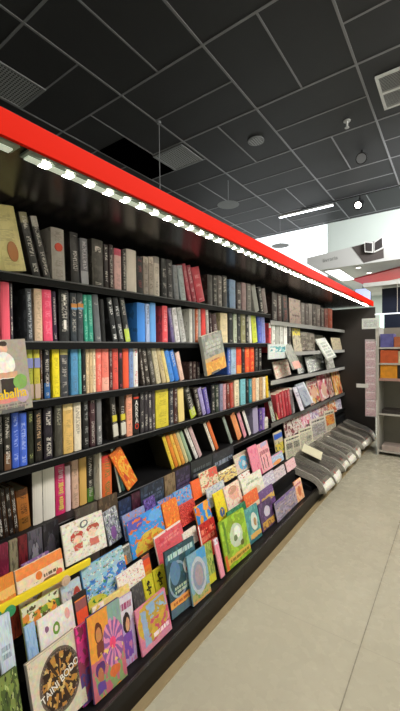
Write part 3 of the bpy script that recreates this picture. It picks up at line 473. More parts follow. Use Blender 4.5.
def art(name, base, layers, warp=0.0, rough=.35, rich=.42):
    """a printed cover: flat shapes, blots and letter-like marks layered in the cover's own UV space"""
    if 'art_'+name in MATS: return MATS['art_'+name]
    m = bpy.data.materials.new('cover_'+name); t = NT(m)
    uv = t.n('ShaderNodeUVMap', uv_map='uv').outputs[0]
    if warp:
        nz = t.noise(uv, 6.0, 2)[1]
        q = t.n('ShaderNodeVectorMath', operation='SCALE'); t.l(t.v('SUBTRACT', nz, (.5, .5, .5)), q.inputs[0]); q.inputs['Scale'].default_value = warp
        uw = t.v('ADD', uv, q.outputs[0])
    else: uw = uv
    col = hx(base)
    for L in layers:
        k = L[0]; a = L[1:]
        if k == 'E':
            cx, cy, rx, ry, c = a[:5]
            d = t.v('LENGTH', t.v('MULTIPLY', t.v('SUBTRACT', uw, (cx, cy, 0)), (1/rx, 1/ry, 0)))
            f = t.m('LESS_THAN', d, 1.0)
            if len(a) > 5: f = t.m('MULTIPLY', f, t.m('GREATER_THAN', d, a[5]))
        elif k in 'RT':
            x0, y0, x1, y1, c = a[:5]
            w = uw if k == 'R' else uv
            r = t.v('ABSOLUTE', t.v('MULTIPLY', t.v('SUBTRACT', w, ((x0+x1)/2, (y0+y1)/2, 0)), (2/(x1-x0), 2/(y1-y0), 0)))
            xs = t.xyz(r); f = t.m('LESS_THAN', t.m('MAXIMUM', xs[0], xs[1]), 1.0)
            if k == 'T':
                rows = a[5] if len(a) > 5 else 3
                p = t.xyz(uv); yy = t.m('MULTIPLY', t.m('SUBTRACT', p[1], y0), rows/(y1-y0))
                cm = t.n('ShaderNodeCombineXYZ'); t.l(t.m('MULTIPLY', p[0], 26.0), cm.inputs[0]); t.l(t.m('MULTIPLY', t.m('FLOOR', yy), 7.3), cm.inputs[1])
                g = t.m('GREATER_THAN', t.noise(cm.outputs[0], 1.0, 0)[0], .43)
                f = t.m('MULTIPLY', t.m('MULTIPLY', f, g), t.m('LESS_THAN', t.m('FRACT', yy), .68))
        elif k == 'N':
            sc, th, c = a[:3]; sd = a[3] if len(a) > 3 else 0
            f = t.m('GREATER_THAN', t.noise(t.v('ADD', uv, (sd*3.7, sd*1.3, sd)), sc, 2)[0], th)
            if len(a) > 4:
                x0, y0, x1, y1 = a[4]
                r = t.v('ABSOLUTE', t.v('MULTIPLY', t.v('SUBTRACT', uw, ((x0+x1)/2, (y0+y1)/2, 0)), (2/(x1-x0), 2/(y1-y0), 0)))
                xs = t.xyz(r); f = t.m('MULTIPLY', f, t.m('LESS_THAN', t.m('MAXIMUM', xs[0], xs[1]), 1.0))
        elif k == 'V':
            sc, cs = a[:2]
            vo = t.n('ShaderNodeTexVoronoi'); vo.inputs['Scale'].default_value = sc; t.l(uw, vo.inputs['Vector'])
            cr = t.n('ShaderNodeValToRGB'); cr.color_ramp.interpolation = 'CONSTANT'
            el = cr.color_ramp.elements
            while len(el) < len(cs): el.new(.5)
            for i, c in enumerate(cs): el[i].position = i/len(cs); el[i].color = hx(c)
            t.l(t.xyz(vo.outputs['Color'])[0], cr.inputs[0]); c = None
            colv = cr.outputs[0]
            f = 1.0
            if len(a) > 2:
                x0, y0, x1, y1 = a[2]
                r = t.v('ABSOLUTE', t.v('MULTIPLY', t.v('SUBTRACT', uw, ((x0+x1)/2, (y0+y1)/2, 0)), (2/(x1-x0), 2/(y1-y0), 0)))
                xs = t.xyz(r); f = t.m('LESS_THAN', t.m('MAXIMUM', xs[0], xs[1]), 1.0)
        elif k == 'P':     # petals / rays round a centre
            cx, cy, rad, num, c = a[:5]
            p = t.xyz(t.v('SUBTRACT', uw, (cx, cy, 0)))
            an = t.m('ARCTAN2', p[1], p[0]); rr = t.v('LENGTH', t.v('SUBTRACT', uw, (cx, cy, 0)))
            f = t.m('MULTIPLY', t.m('GREATER_THAN', t.m('SINE', t.m('MULTIPLY', an, float(num))), 0.0), t.m('LESS_THAN', rr, rad))
        col = t.mix(f, col, colv if k == 'V' else hx(c))
    if rich:
        nz = t.noise(t.v('ADD', uv, (len(name)*1.7, sum(map(ord, name))*.13, 0)), 13.0, 3, .6)[1]
        q = t.n('ShaderNodeVectorMath', operation='MULTIPLY_ADD'); t.l(nz, q.inputs[0]); q.inputs[1].default_value = (rich*2,)*3; q.inputs[2].default_value = (1-rich*1.12,)*3
        col = t.v('MULTIPLY', col, q.outputs[0])
    t.out(col, rough, .4)
    MATS['art_'+name] = m; return m

# ---------------------------------------------------------------- mesh helpers
def link(name, bm, mats, parent=None, smooth=False):
    me = bpy.data.meshes.new(name); bm.normal_update(); bm.to_mesh(me); bm.free()
    for m in (mats if isinstance(mats, (list, tuple)) else [mats]): me.materials.append(m)
    if smooth:
        for p in me.polygons: p.use_smooth = True
    o = bpy.data.objects.new(name, me); COL.objects.link(o)
    if parent is not None: o.parent = parent
    return o
def empty(name, loc=(0, 0, 0)):
    o = bpy.data.objects.new(name, None); o.empty_display_size = .05; o.location = loc; COL.objects.link(o); return o
LABELS = {}
def tag(o, label, cat, group=None):
    o['label'] = label; o['category'] = cat
    if group: o['group'] = group
    LABELS.setdefault(label, []).append(o.name)
    return o
def structure(o): o['kind'] = 'structure'; return o

def box(bm, x0, x1, y0, y1, z0, z1, mat=0):
    v = [bm.verts.new(p) for p in ((x0, y0, z0), (x1, y0, z0), (x1, y1, z0), (x0, y1, z0), (x0, y0, z1), (x1, y0, z1), (x1, y1, z1), (x0, y1, z1))]
    fs = []
    for idx in ((0, 3, 2, 1), (4, 5, 6, 7), (0, 1, 5, 4), (1, 2, 6, 5), (2, 3, 7, 6), (3, 0, 4, 7)):
        f = bm.faces.new([v[i] for i in idx]); f.material_index = mat; fs.append(f)
    return fs
def bevelled_box(x0, x1, y0, y1, z0, z1, r=.002):
    bm = bmesh.new(); box(bm, x0, x1, y0, y1, z0, z1)
    bmesh.ops.bevel(bm, geom=bm.edges[:], offset=r, segments=2, profile=.7, affect='EDGES')
    return bm
def extrude_poly(bm, pts, axis, a, b, mat=0):
    """closed polygon (two coordinates) swept along an axis"""
    def P(p, t):
        return {'x': (t, p[0], p[1]), 'y': (p[0], t, p[1]), 'z': (p[0], p[1], t)}[axis]
    A = [bm.verts.new(P(p, a)) for p in pts]; B = [bm.verts.new(P(p, b)) for p in pts]
    n = len(pts); sides = []
    for i in range(n):
        f = bm.faces.new((A[i], A[(i+1) % n], B[(i+1) % n], B[i])); f.material_index = mat; sides.append(f)
    f1 = bm.faces.new(A[::-1]); f2 = bm.faces.new(B); f1.material_index = f2.material_index = mat
    return sides
def tidy(bm): bmesh.ops.recalc_face_normals(bm, faces=bm.faces[:]); return bm
def tube(bm, a, b, r, seg=10, r2=None, mat=0):
    a = Vector(a); b = Vector(b); d = b-a
    q = bmesh.ops.create_cone(bm, cap_ends=True, segments=seg, radius1=r, radius2=r if r2 is None else r2, depth=d.length)
    M = Matrix.Translation((a+b)/2) @ d.to_track_quat('Z', 'Y').to_matrix().to_4x4()
    bmesh.ops.transform(bm, matrix=M, verts=q['verts'])
    for v in q['verts']:
        for f in v.link_faces: f.material_index = mat

# ---------------------------------------------------------------- books
def case_bm(t, h, D, shift=(0, 0), flip=False, cut=.0022, bulge=.0):
    """cover of a closed book: spine at x=0 (facing +X), boards at y=0 and y=t, depth D towards -X; slots: 0 spine, 1 board at y=t, 2 the rest"""
    sx, sy = shift
    b = min(cut, t*.22)
    bm = bmesh.new(); uv = bm.loops.layers.uv.new('uv')
    n = 5; arc = []
    for i in range(n+1):
        u = i/n; arc.append((-.0015+bulge*math.sin(PI*u) - (.0018 if u in (0, 1) else 0), t*u))
    outer = [(-D, 0)] + arc + [(-D, t)]
    inner = [(-D, t-b), (-b-.002, t-b), (-b-.002, b), (-D, b)]
    pts = outer + inner
    m = len(pts)
    A = [bm.verts.new((x+sx, y+sy, 0)) for x, y in pts]; B = [bm.verts.new((x+sx, y+sy, h)) for x, y in pts]
    for i in range(m):
        j = (i+1) % m
        f = bm.faces.new((A[i], A[j], B[j], B[i]))
        if 1 <= i <= n: k = 0
        elif i == n+1: k = 1
        else: k = 2
        f.material_index = k
        for lp in f.loops:
            co = lp.vert.co; x = co.x-sx; y = co.y-sy
            lp[uv].uv = (y/t if k == 0 else -x/D, co.z/h)
    bm.faces.new(A[::-1]).material_index = 2; bm.faces.new(B).material_index = 2
    return tidy(bm)
def pages_bm(t, h, D, shift=(0, 0), bm=None, mat=0):
    sx, sy = shift; own = bm is None
    if own: bm = bmesh.new()
    b = min(.0022, t*.22)
    box(bm, -D+.003+sx, -b-.002+sx, b+sy, t-b+sy, .0025, h-.003, mat)
    return bm
def book_props(o, c1, c2, c3=None, c4=None, bands=(0, 0, 1), mottle=0., c5=None, c6=None, seed=None):
    f = lambda c: [float(x) for x in (hx(c) if isinstance(c, str) else c)[:3]]
    o['c1'] = f(c1); o['c2'] = f(c2); o['c3'] = f(c3 or c1); o['c4'] = f(c4 or c1)
    a = f(c1); o['c5'] = f(c5) if c5 else [min(1, x*.62+.008) for x in a]
    o['c6'] = f(c6) if c6 else f(c1)
    o['bands'] = [float(x) for x in bands]; o['mottle'] = float(mottle); o['seed'] = float(random.uniform(0, 40) if seed is None else seed)
def lum(c):
    r, g, b = hx(c)[:3]; return .3*r+.6*g+.1*b

def text_part(name, body, size, mat, parent, loc, rot, squeeze=1.0):
    cu = bpy.data.curves.new(name, 'FONT'); cu.body = body; cu.size = size; cu.align_x = 'CENTER'; cu.align_y = 'CENTER'
    cu.extrude = .0004; cu.offset = size*.012
    tmp = bpy.data.objects.new('tmp', cu); COL.objects.link(tmp); bpy.context.view_layer.update()
    me = bpy.data.meshes.new_from_object(tmp.evaluated_get(bpy.context.evaluated_depsgraph_get()))
    bpy.data.objects.remove(tmp); bpy.data.curves.remove(cu); me.materials.clear(); me.materials.append(mat)
    o = bpy.data.objects.new(name, me); COL.objects.link(o); o.parent = parent
    o.location = loc; o.rotation_euler = rot; o.scale = (squeeze, 1, 1)
    return o

INK_WHITE = plain('white_print', 'e8e4de', .5, var=.03)
INK_RED = plain('red_print', 'd8432c', .5, var=.05)
INK_YELLOW = plain('yellow_print', 'f0c818', .5, var=.05)
INK_GREY = plain('grey_print', '8c8c8c', .5, var=.05)
INK_BROWN = plain('brown_print', '5a3a26', .5, var=.08)

SHELF_WORDS = {'top': 'the top shelf', 'second': 'the second shelf', 'third': 'the third shelf', 'fourth': 'the fourth shelf', 'fifth': 'the lowest shelf',
               'far top': "the far bay's top shelf", 'far second': "the far bay's second shelf", 'far fourth': "the far bay's fourth shelf"}
def kind_of(desc):
    for k in ('booklet', 'magazine'):
        if k in desc: return k
    return 'book'

def spine_book(row, z, dat, prev):
    y0, t, h, lean, col, desc, opt, dx = dat
    far = row.startswith('far')
    o = dict(q.split('=') for q in opt.split(',') if '=' in q); flags = [q for q in opt.split(',') if q and '=' not in q]
    D = min(.15, .135+random.uniform(0, .015)) if 'y=' not in opt else .085; kd = kind_of(desc)
    yaw = float(o.get('y', 0))
    root_x = -(1.445+dx)
    M = Matrix.Translation((root_x, y0, z+.0006)) @ Matrix.Rotation(math.radians(yaw), 4, 'Z') @ Matrix.Rotation(-lean, 4, 'X')
    c2 = o.get('t') or ('d8d4cc' if lum(col) < .25 else '5a4c40')
    bands = [0, 0, (random.uniform(.45, .8) if o.get('t') else random.uniform(.2, .6)) if 'n' not in flags else 0.0]
    c3 = o.get('b'); c4 = o.get('bl'); c5 = None
    if c3: bands[0] = .16
    if c4: bands[1] = .3
    if 'b2' in flags: c3, bands[0] = 'c98a4c', .0
    mott = .55 if (lum(col) < .12 and 'n' not in flags) else (.25 if 'n' not in flags else 0)
    dark = lum(col) < .12
    if dark:
        col = tuple(x*.5 for x in hx(col)[:3]) + (1,)
        if not o.get('t'): c2 = 'c8c2ba'
        bands[2] = random.uniform(.5, .95) if 'n' not in flags else 0; mott = .3
    if dark: c5 = tuple(min(1, x*2.6+.012) for x in col[:3]) + (1,)
    elif lum(col) < .06: c5 = tuple(min(1, x*2.2+.02) for x in hx(col)[:3]) + (1,)
    kw = dict(c1=col, c2=c2, c3=c3, c4=c4, bands=bands, mottle=mott, c5=c5, c6=o.get('s') or o.get('sd'))
    if o.get('sd'): kw['c5'] = o['sd']; kw['mottle'] = 0  # sd paints the side boards dark, as the shaded gap beside the book
    lab = desc + ' on ' + SHELF_WORDS[row]
    if 'showing' in desc or len(lab.split()) < 6: pass
    ex = prev and lab + ' beside the ' + prev
    if ex and len(ex.split()) <= 15: lab = ex
    bulge = min(.004, t*.08)
    if far:
        bm = case_bm(t, h, D, bulge=bulge); pages_bm(t, h, D, bm=bm, mat=3)
        r = link(kd, bm, [SPINE, SIDE, SIDE, PAGES]); book_props(r, **kw)
    else:
        r = empty(kd)
        c = link('cover', case_bm(t, h, D, bulge=bulge), [SPINE, SIDE, SIDE], r); book_props(c, **kw)
        link('page_block', pages_bm(t, h, D), PAGES, r)
        fx = bulge+.0006
        if 'oval' in flags:
            bm = bmesh.new(); bmesh.ops.create_circle(bm, cap_ends=True, segments=28, radius=.026)
            e = bmesh.ops.extrude_face_region(bm, geom=bm.faces[:]); bmesh.ops.translate(bm, vec=(0, 0, .001), verts=[g for g in e['geom'] if isinstance(g, bmesh.types.BMVert)])
            bmesh.ops.scale(bm, vec=(.82, 1.55, 1), verts=bm.verts[:])
            q = link('seal', tidy(bm), art('seal', '7a4a22', [('N', 9, .5, '4a2812'), ('N', 14, .6, 'a8793c', 3)]), c); q.location = (fx-.0005, t*.6, h*.30); q.rotation_euler = (PI/2, 0, PI/2)
            q['label'] = 'brown oval seal'
        if 'disc' in flags:
            bm = bmesh.new(); tube(bm, (fx-.004, t*.5, h*.64), (fx+.0005, t*.5, h*.64), min(.019, t*.36), 20)
            q = link('disc', bm, plain('vermilion_print', 'd2462e', .45), c); q['label'] = 'red printed disc'
        if 'marks' in flags:
            bm = bmesh.new()
            box(bm, 0, fx+.0004, t*.38, t*.58, h*.8, h*.9); box(bm, 0, fx+.0004, t*.42, t*.55, h*.7, h*.76); box(bm, 0, fx+.0004, t*.38, t*.62, h*.24, h*.42)
            link('spine_marks', bm, INK_WHITE, c)
        if 'b2' in flags:
            bm = bmesh.new(); box(bm, -.002, fx+.0003, .001, t-.001, h*.70, h*.78); link('orange_band', bm, plain('orange_band_print', 'd08a40', .5), c)
            bm = bmesh.new(); box(bm, -.002, fx+.0003, .001, t-.001, h*.66, h*.70); link('blue_band', bm, plain('blue_band_print', '6a9ac8', .5), c)
        if 'b3' in flags:
            bm = bmesh.new(); box(bm, -.002, fx+.0003, .001, t-.001, h*.6, h*.78); link('lilac_band', bm, plain('lilac_band_print', '8a90c8', .5), c)
            bm = bmesh.new(); box(bm, -.002, fx+.0003, .001, t-.001, h*.03, h*.3); link('foot_band', bm, plain('foot_band_print', 'c8b0a0', .5), c)
        if 'lab' in flags:
            bm = bmesh.new(); box(bm, -.002, fx+.0003, t*.12, t*.88, h*.42, h*.56); link('yellow_label', bm, plain('label_yellow_print', 'e0d040', .5), c)
            bm = bmesh.new(); box(bm, -.002, fx+.0003, t*.08, t*.92, h*.08, h*.36); link('white_foot', bm, plain('label_white_print', 'dcd8cc', .5), c)
        if 'farao' in flags:
            for i, ch in enumerate('ARRAO'):
                text_part('spine_letter', ch, .043, INK_RED if ch == 'O' else INK_WHITE, c, (fx, t*.5, h*(.75-.14*i)), (PI/2, 0, PI/2), .85)
            bm = bmesh.new(); box(bm, -.002, fx+.0003, t*.1, t*.9, h*.86, h*.9); link('red_stripe', bm, INK_RED, c)
        if 'mag' in flags:
            for v0, v1, mt in ((.72, .92, 'pale_print'), (.42, .64, 'gold_print'), (.1, .36, 'gold_print')):
                bm = bmesh.new(); k = 0; yv = h*v0
                while yv < h*v1-.006:
                    w = random.uniform(.3, .5)*t
                    box(bm, 0, fx+.0004, t*.5-w/2, t*.5+w/2, yv, yv+.006+random.uniform(-.001, .002)); yv += .0105
                link('spine_lettering', bm, plain(mt, 'f2c8d8' if mt == 'pale_print' else 'f0d070', .5), c)
    r.matrix_world = M
    tag(r, lab, 'book' if kd == 'book' else kd, None)
    return r

for row, z, lst in ROWS:
    prev = None
    for dat in lst:
        spine_book(row, z, dat, prev); prev = dat[5]

# ---------------------------------------------------------------- printed covers of the face-out books
B3 = ['e8e4da', 'd8b0a0', '8a6a5a', 'c0504a', 'e8c070']
ART = {
 'olive': ('4a5a2c', [('N', 5, .5, '7c8c48'), ('N', 8, .58, '2c3818', 2), ('N', 10, .64, 'b0b878', 4)], 0),
 'logo': ('d6ccb4', [('N', 30, .63, 'b4a184'), ('N', 42, .66, '8c765a', 4), ('E', .56, .54, .40, .40, '4e4038'), ('N', 34, .56, '8a7a6a', 3, (.16, .14, .96, .94)), ('E', .56, .54, .405, .405, '6a5c50', .93), ('E', .56, .54, .33, .33, '3a2418'), ('P', .56, .54, .34, 11, 'b8843c'), ('N', 10, .56, 'd8b070', 5, (.3, .28, .82, .8)), ('N', 12, .55, '2c1a10', 2, (.24, .22, .88, .86)), ('E', .56, .54, .6, .6, 'd6ccb4', .675)], .03),
 'orange2': ('c83a80', [('R', 0, .8, 1, 1, 'f0388c'), ('R', 0, 0, 1, .45, '5a4480'), ('N', 7, .52, '8a3a50', 1)], .1),
 'orange': ('e89a3c', [('R', .6, .62, 1, 1, '86a49a'), ('R', 0, 0, 1, .45, 'c86a7a'), ('N', 5, .52, '8aa06a', 3, (0, 0, 1, .34)), ('E', .68, .52, .34, .27, '8a5a9c'), ('P', .68, .52, .3, 12, 'e08ab0'), ('E', .68, .52, .09, .07, 'f24a78'), ('E', .3, .75, .11, .13, '6a3424'), ('E', .3, .73, .08, .09, 'c88454'), ('R', .22, .48, .4, .64, '7a3a30'), ('E', .26, .32, .14, .1, '5a3070'), ('E', .25, .26, .09, .09, 'b8744e'), ('R', .14, .06, .36, .18, '6a4a98'), ('E', .66, .18, .16, .07, 'd8703c'), ('N', 8, .6, 'f0d070', 6, (.3, .3, 1, .5))], .08),
 'purple': ('b9a0c8', [('R', 0, .6, 1, 1, 'd8d0dc'), ('T', .2, .8, .9, .95, 'a03c6a', 1), ('E', .5, .6, .24, .16, '2a1c20'), ('E', .55, .57, .14, .1, 'd8a078'), ('R', .2, .1, .8, .45, '7a4aa8'), ('N', 6, .55, 'c87aa0', 2, (0, 0, 1, .35))], .08),
 'pinkbird': ('d8809a', [('E', .5, .58, .48, .46, 'cfa63c'), ('R', .14, .1, .34, .86, '92a8c8'), ('R', .34, .62, .96, .95, '8cabcc'), ('N', 5, .5, 'b8963c', 2, (.3, .35, .95, .9)), ('N', 6, .54, 'c8506a', 5, (.3, .05, 1, .6)), ('T', .42, .16, .94, .3, 'f6e0e4', 1), ('R', 0, 0, 1, .12, 'dc90a4')], .12),
 'darkteal': ('2c4a52', [('N', 4, .55, '3c6a78', 1), ('T', .08, .84, .94, .96, 'b8d0cc', 1), ('E', .34, .5, .3, .28, '8aa2b0', .86), ('E', .26, .62, .16, .18, '5a7ea0'), ('E', .66, .62, .12, .12, 'd8dcd4'), ('E', .7, .56, .08, .05, 'd84a3c'), ('T', .2, .3, .8, .42, 'b8c4a8', 2), ('R', 0, .13, 1, .24, 'e8a050'), ('T', .1, .16, .9, .22, 'b0602c', 1), ('R', 0, 0, 1, .12, '5a7280')], .05),
 'bluering': ('7fa8bc', [('R', .5, .78, 1, 1, '4a98d0'), ('R', 0, 0, 1, .2, 'b8a86a'), ('N', 5, .5, '7a9a5a', 4, (0, 0, 1, .4)), ('E', .48, .5, .4, .38, 'b8c0c8'), ('E', .48, .5, .3, .29, '8a94a8'), ('E', .5, .5, .2, .22, 'a8949c'), ('R', 0, 0, 1, .06, 'd8a060')], .08),
 'green': ('8ca04a', [('N', 5, .5, 'b0c060', 1), ('N', 7, .6, '5a7a3a', 4), ('R', 0, 0, 1, .2, 'd8d040')], .05),
 'pinkthin': ('ee9aac', [('R', 0, .85, 1, 1, 'dce4ea'), ('N', 6, .6, 'd87a94')], 0),
 'lime': ('86a824', [('N', 5, .52, 'a4c83a', 1), ('R', .12, .3, .2, .95, '5e8424'), ('E', .55, .55, .25, .25, 'c2cdb4'), ('E', .6, .6, .12, .13, 'e8ece0'), ('E', .5, .5, .08, .07, '6a7a50'), ('E', .72, .34, .07, .06, '5a5a20'), ('R', .1, .08, 1, .2, 'd8b04a'), ('T', .16, .1, .95, .18, '8a6a1a', 1), ('R', 0, 0, .1, .3, 'd8662c')], .08),
 'teal': ('4a9090', [('N', 4, .54, '6aaca8', 2), ('E', .6, .55, .24, .26, 'd8dcd0'), ('E', .66, .52, .1, .12, 'b08a5a'), ('R', .2, .1, 1, .24, 'e0b060'), ('R', 0, 0, 1, .1, '3c7078')], .08),
 'purplegold': ('4a3258', [('N', 5, .54, '6a4a7a', 1), ('E', .55, .6, .22, .2, 'c8c0d0'), ('R', .1, .05, 1, .3, 'd0a048'), ('N', 8, .55, '8a5a3a', 4, (.1, .05, 1, .3))], .08),
 'greymag': ('8a7f92', [('N', 4, .5, 'a89cb0', 2), ('N', 9, .6, '6a5a74', 1), ('R', 0, .86, 1, 1, '6e5496'), ('N', 6, .58, 'b8a090', 5)], .15),
 'peach': ('eaa070', [('R', 0, .7, 1, 1, 'f0c0bc'), ('N', 5, .52, 'f0c49a', 2), ('E', .5, .45, .2, .25, 'c8663c'), ('T', .1, .76, .9, .9, 'c05068', 1)], .05),
 'paleblue': ('c9d6e2', [('T', .2, .6, .8, .74, '8a9aaa', 2), ('N', 5, .58, 'b4c4d4', 2)], 0),
 'bluestrip': ('9cbcdf', [('N', 6, .55, '84a8d4', 2)], 0),
 'leaf': ('ece6df', [('E', .48, .76, .1, .08, '6f9a36'), ('E', .48, .76, .05, .04, 'ece6df'), ('T', .15, .42, .85, .6, '8e9ac0', 2), ('E', .22, .82, .05, .04, '8a5a7a'), ('E', .82, .86, .08, .08, 'e8a8a0'), ('E', .85, .5, .1, .12, 'f0bfae'), ('E', .12, .3, .04, .08, '8a9a5a'), ('R', .3, .2, .9, .36, 'f0a878')], .06),
 'sunset': ('2a2420', [('R', .1, .06, .9, .92, 'f08a38'), ('R', .1, .5, .9, .76, 'ea5a38'), ('R', .1, .28, .9, .5, 'f07a34'), ('R', .1, .06, .9, .28, 'f4b048'), ('R', .1, .76, .9, .9, '9a5a5a')], 0),
 'yellowtop': ('ecd486', [('R', 0, 0, .3, 1, 'f4ece0'), ('N', 6, .6, 'e8c860', 1)], 0),
 'darkgrey': ('4a4a4c', [('N', 6, .55, '62605e', 1)], 0),
 'yellowfig': ('d4ca34', [('E', .5, .78, .16, .08, '1e1c10'), ('R', .38, .4, .62, .76, '2a2814'), ('R', .25, .58, .75, .64, '2a2814'), ('N', 6, .6, 'b8b028', 3)], .08),
 'red': ('cc3630', [('T', .1, .3, .9, .9, 'f08a70', 3), ('N', 7, .58, 'a01c20', 2), ('R', 0, 0, .08, 1, 'f0e8e0')], 0),
 'greendark': ('2f7a52', [('N', 6, .52, '48986a', 1), ('N', 10, .62, '1c5038', 3)], 0),
 'orangethin': ('ec6a34', [('R', 0, .3, 1, .55, 'f4e0c8'), ('N', 8, .6, 'f09050', 1)], 0),
 'purpletop': ('6c4a82', [('R', .1, .3, 1, .6, 'e0b858'), ('N', 8, .58, '8a6aa0', 2)], 0),
 'animals': ('bcc05a', [('V', 7, ['e8c84a', '7a9a3c', 'e8e0c8', 'e08a3c', '4a7a3c']), ('R', 0, .86, 1, 1, 'd8d8b8'), ('N', 9, .6, '5a4a2c', 3)], .1),
 'redgrey': ('c8c4c4', [('E', .75, .6, .2, .25, 'b0463c'), ('N', 6, .56, '98a0b0', 1), ('R', 0, .86, 1, 1, 'b8ccd8')], .1),
 'sea': ('5a9ad4', [('V', 8, ['4a8ed4', '7fb4dc', '3a74c8', 'a8ccdc', '2f66c0']), ('R', 0, .7, 1, 1, '9cc0d0'), ('N', 14, .6, 'd8dcd0', 2), ('N', 16, .64, 'b0604a', 7), ('N', 12, .63, '3c8a5a', 5), ('E', .2, .2, .24, .2, 'd0c84a'), ('N', 10, .6, '3a7a3a', 9, (0, 0, .45, .45))], .12),
 'pinkline': ('efe6dc', [('N', 12, .6, 'd89a94', 1), ('N', 18, .64, 'c07a80', 4)], 0),
 'coral': ('e2606a', [('R', 0, .95, 1, 1, 'f4e6e0'), ('T', .14, .62, .86, .84, 'ec8a8a', 2), ('N', 5, .6, 'd84a58', 3)], 0),
 'cream': ('efe8dc', [('N', 8, .6, 'd8ccb8', 1)], 0),
 'orangeblue': ('f0a238', [('V', 4, ['f0a238', '2f8ad8', 'f0c04a', 'ec7a2c', '3a98e0'])], .2),
 'yellow': ('f0d828', [('E', .5, .3, .24, .16, '3a5a9a'), ('N', 7, .6, 'e0b820', 1)], 0),
 'girl': ('f0dcc8', [('E', .55, .62, .26, .22, 'ecb49a'), ('E', .5, .78, .28, .14, 'c89478'), ('N', 7, .56, 'e8a8a0', 3), ('R', 0, 0, 1, .2, 'f4ece0')], .1),
 'landscape': ('ece8d8', [('N', 6, .55, 'd4dcc0', 1), ('T', .2, .66, .8, .8, '9aa88a', 1), ('E', .5, .3, .3, .16, 'd8c8a0')], .05),
 'lilac': ('c8c0d0', [('N', 6, .54, 'e4e0e4', 1), ('N', 9, .6, 'b09ab8', 3)], 0),
 'greypink': ('d8c8cc', [('N', 6, .55, 'b0a4b0', 1)], 0),
 'blush': ('f2c8cc', [('N', 6, .58, 'e4a0a8', 1)], 0),
 'orangered': ('e08838', [('R', 0, 0, 1, .55, '8a3424'), ('R', 0, .66, 1, .8, 'f0c070'), ('N', 6, .56, '5a241c', 3, (0, 0, 1, .5))], .06),
 'arc': ('ecd8bc', [('R', 0, .82, 1, 1, 'ec8a48'), ('E', .68, .28, .36, .36, '8a6a3c', .72), ('E', .46, .74, .07, .07, 'e07a38'), ('E', .88, .62, .07, .06, 'd85a48'), ('N', 10, .6, '9a94a0', 2, (.02, .1, .42, .66)), ('T', .55, .66, .86, .74, '6a5a4a', 1)], .05),
 'creamtop': ('e4dcc4', [('N', 7, .58, 'c8c4a0', 1)], 0),
 'map': ('3f94e0', [('E', .14, .86, .3, .2, '5a5ab8'), ('E', .55, .1, .45, .4, 'd8b848'), ('N', 9, .58, 'e87838', 3), ('E', .8, .8, .2, .16, '68aae8'), ('N', 8, .56, 'c87a3c', 5, (.3, 0, .9, .4))], .12),
 'greyphoto': ('6a6a66', [('N', 5, .52, '88908c', 1), ('R', .1, 0, .6, .5, 'f0903c'), ('R', 0, .9, 1, 1, 'd8d4cc')], .1),
 'orangeplain': ('ee7c34', [('N', 7, .6, 'f4b040', 2), ('N', 9, .64, 'd85a24', 5)], 0),
 'redtext': ('d4483e', [('N', 12, .52, 'a8282c', 1), ('N', 18, .6, 'e87a68', 4)], 0),
 'silver': ('d0d4d8', [('N', 6, .54, 'b4bcc8', 1), ('N', 10, .6, '8aa8c8', 3)], 0),
 'redwhite': ('f0ece4', [('N', 6, .58, 'd85a50', 2)], 0),
 'pink': ('e88aa0', [('N', 4, .6, 'dc6a88', 1), ('R', 0, 0, 1, .2, 'c84a78')], 0),
 'pinkfig': ('f0b0b4', [('N', 6, .56, 'e898a4', 1), ('R', .1, .1, .16, .7, '5a2c34'), ('R', .32, .12, .38, .5, '6a3a3c'), ('R', .6, .1, .66, .55, '6a3a3c'), ('T', .1, .6, .9, .8, 'a85a68', 1), ('R', .3, .86, .9, 1, 'b0a8cc')], .15),
 'bluepink': ('a8c0dc', [('R', 0, .86, 1, 1, 'f090b0'), ('N', 6, .56, 'd0dce8', 1), ('E', .4, .2, .4, .2, 'e89a5a')], .08),
 'lilacdots': ('8e9ccc', [('N', 8, .56, 'e08a50', 2), ('N', 6, .58, 'b0a0d0', 5)], 0),
 'violet': ('5a4290', [('N', 6, .54, '8068b8', 1), ('N', 9, .6, '38265a', 3)], 0),
 'blueorange': ('5a84c8', [('N', 8, .54, 'e8884a', 1), ('N', 6, .6, '88a8dc', 3)], 0),
 'bluedots': ('6aa6e0', [('N', 8, .58, 'f09050', 1), ('N', 6, .58, '4a7ac8', 3)], 0),
 'orangecard': ('f46a34', [('N', 5, .62, 'f4884a', 1)], 0),
 'kids': ('e8d8b8', [('N', 7, .55, 'd8705a', 2), ('R', .5, .6, 1, 1, 'e45a4c'), ('N', 9, .6, '8a9a6a', 5)], .1),
 'creamyellow': ('ecd890', [('N', 6, .54, '6a5a6a', 2), ('R', 0, .86, 1, 1, 'f4ecd8'), ('N', 8, .58, 'e0a848', 6)], 0),
 'bluecircle': ('e0d0c0', [('E', .6, .45, .36, .36, '5aacd0'), ('R', 0, .84, 1, 1, 'b0a890'), ('N', 7, .6, 'd89a9a', 1), ('E', .62, .4, .12, .16, 'c8dce4')], .06),
 'purpleedge': ('8a6a9c', [('N', 6, .55, 'c0a0b8', 1)], 0),
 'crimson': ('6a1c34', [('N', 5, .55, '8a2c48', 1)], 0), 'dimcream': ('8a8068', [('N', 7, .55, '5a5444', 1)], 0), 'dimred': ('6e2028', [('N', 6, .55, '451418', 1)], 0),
 'dimgrey': ('5c5864', [('E', .5, .6, .26, .22, '8a8690'), ('N', 6, .55, '3c3a44', 1)], 0), 'dimdark': ('2c2a2e', [('E', .5, .6, .26, .22, '5a5660'), ('N', 6, .58, '44424a', 1)], 0),
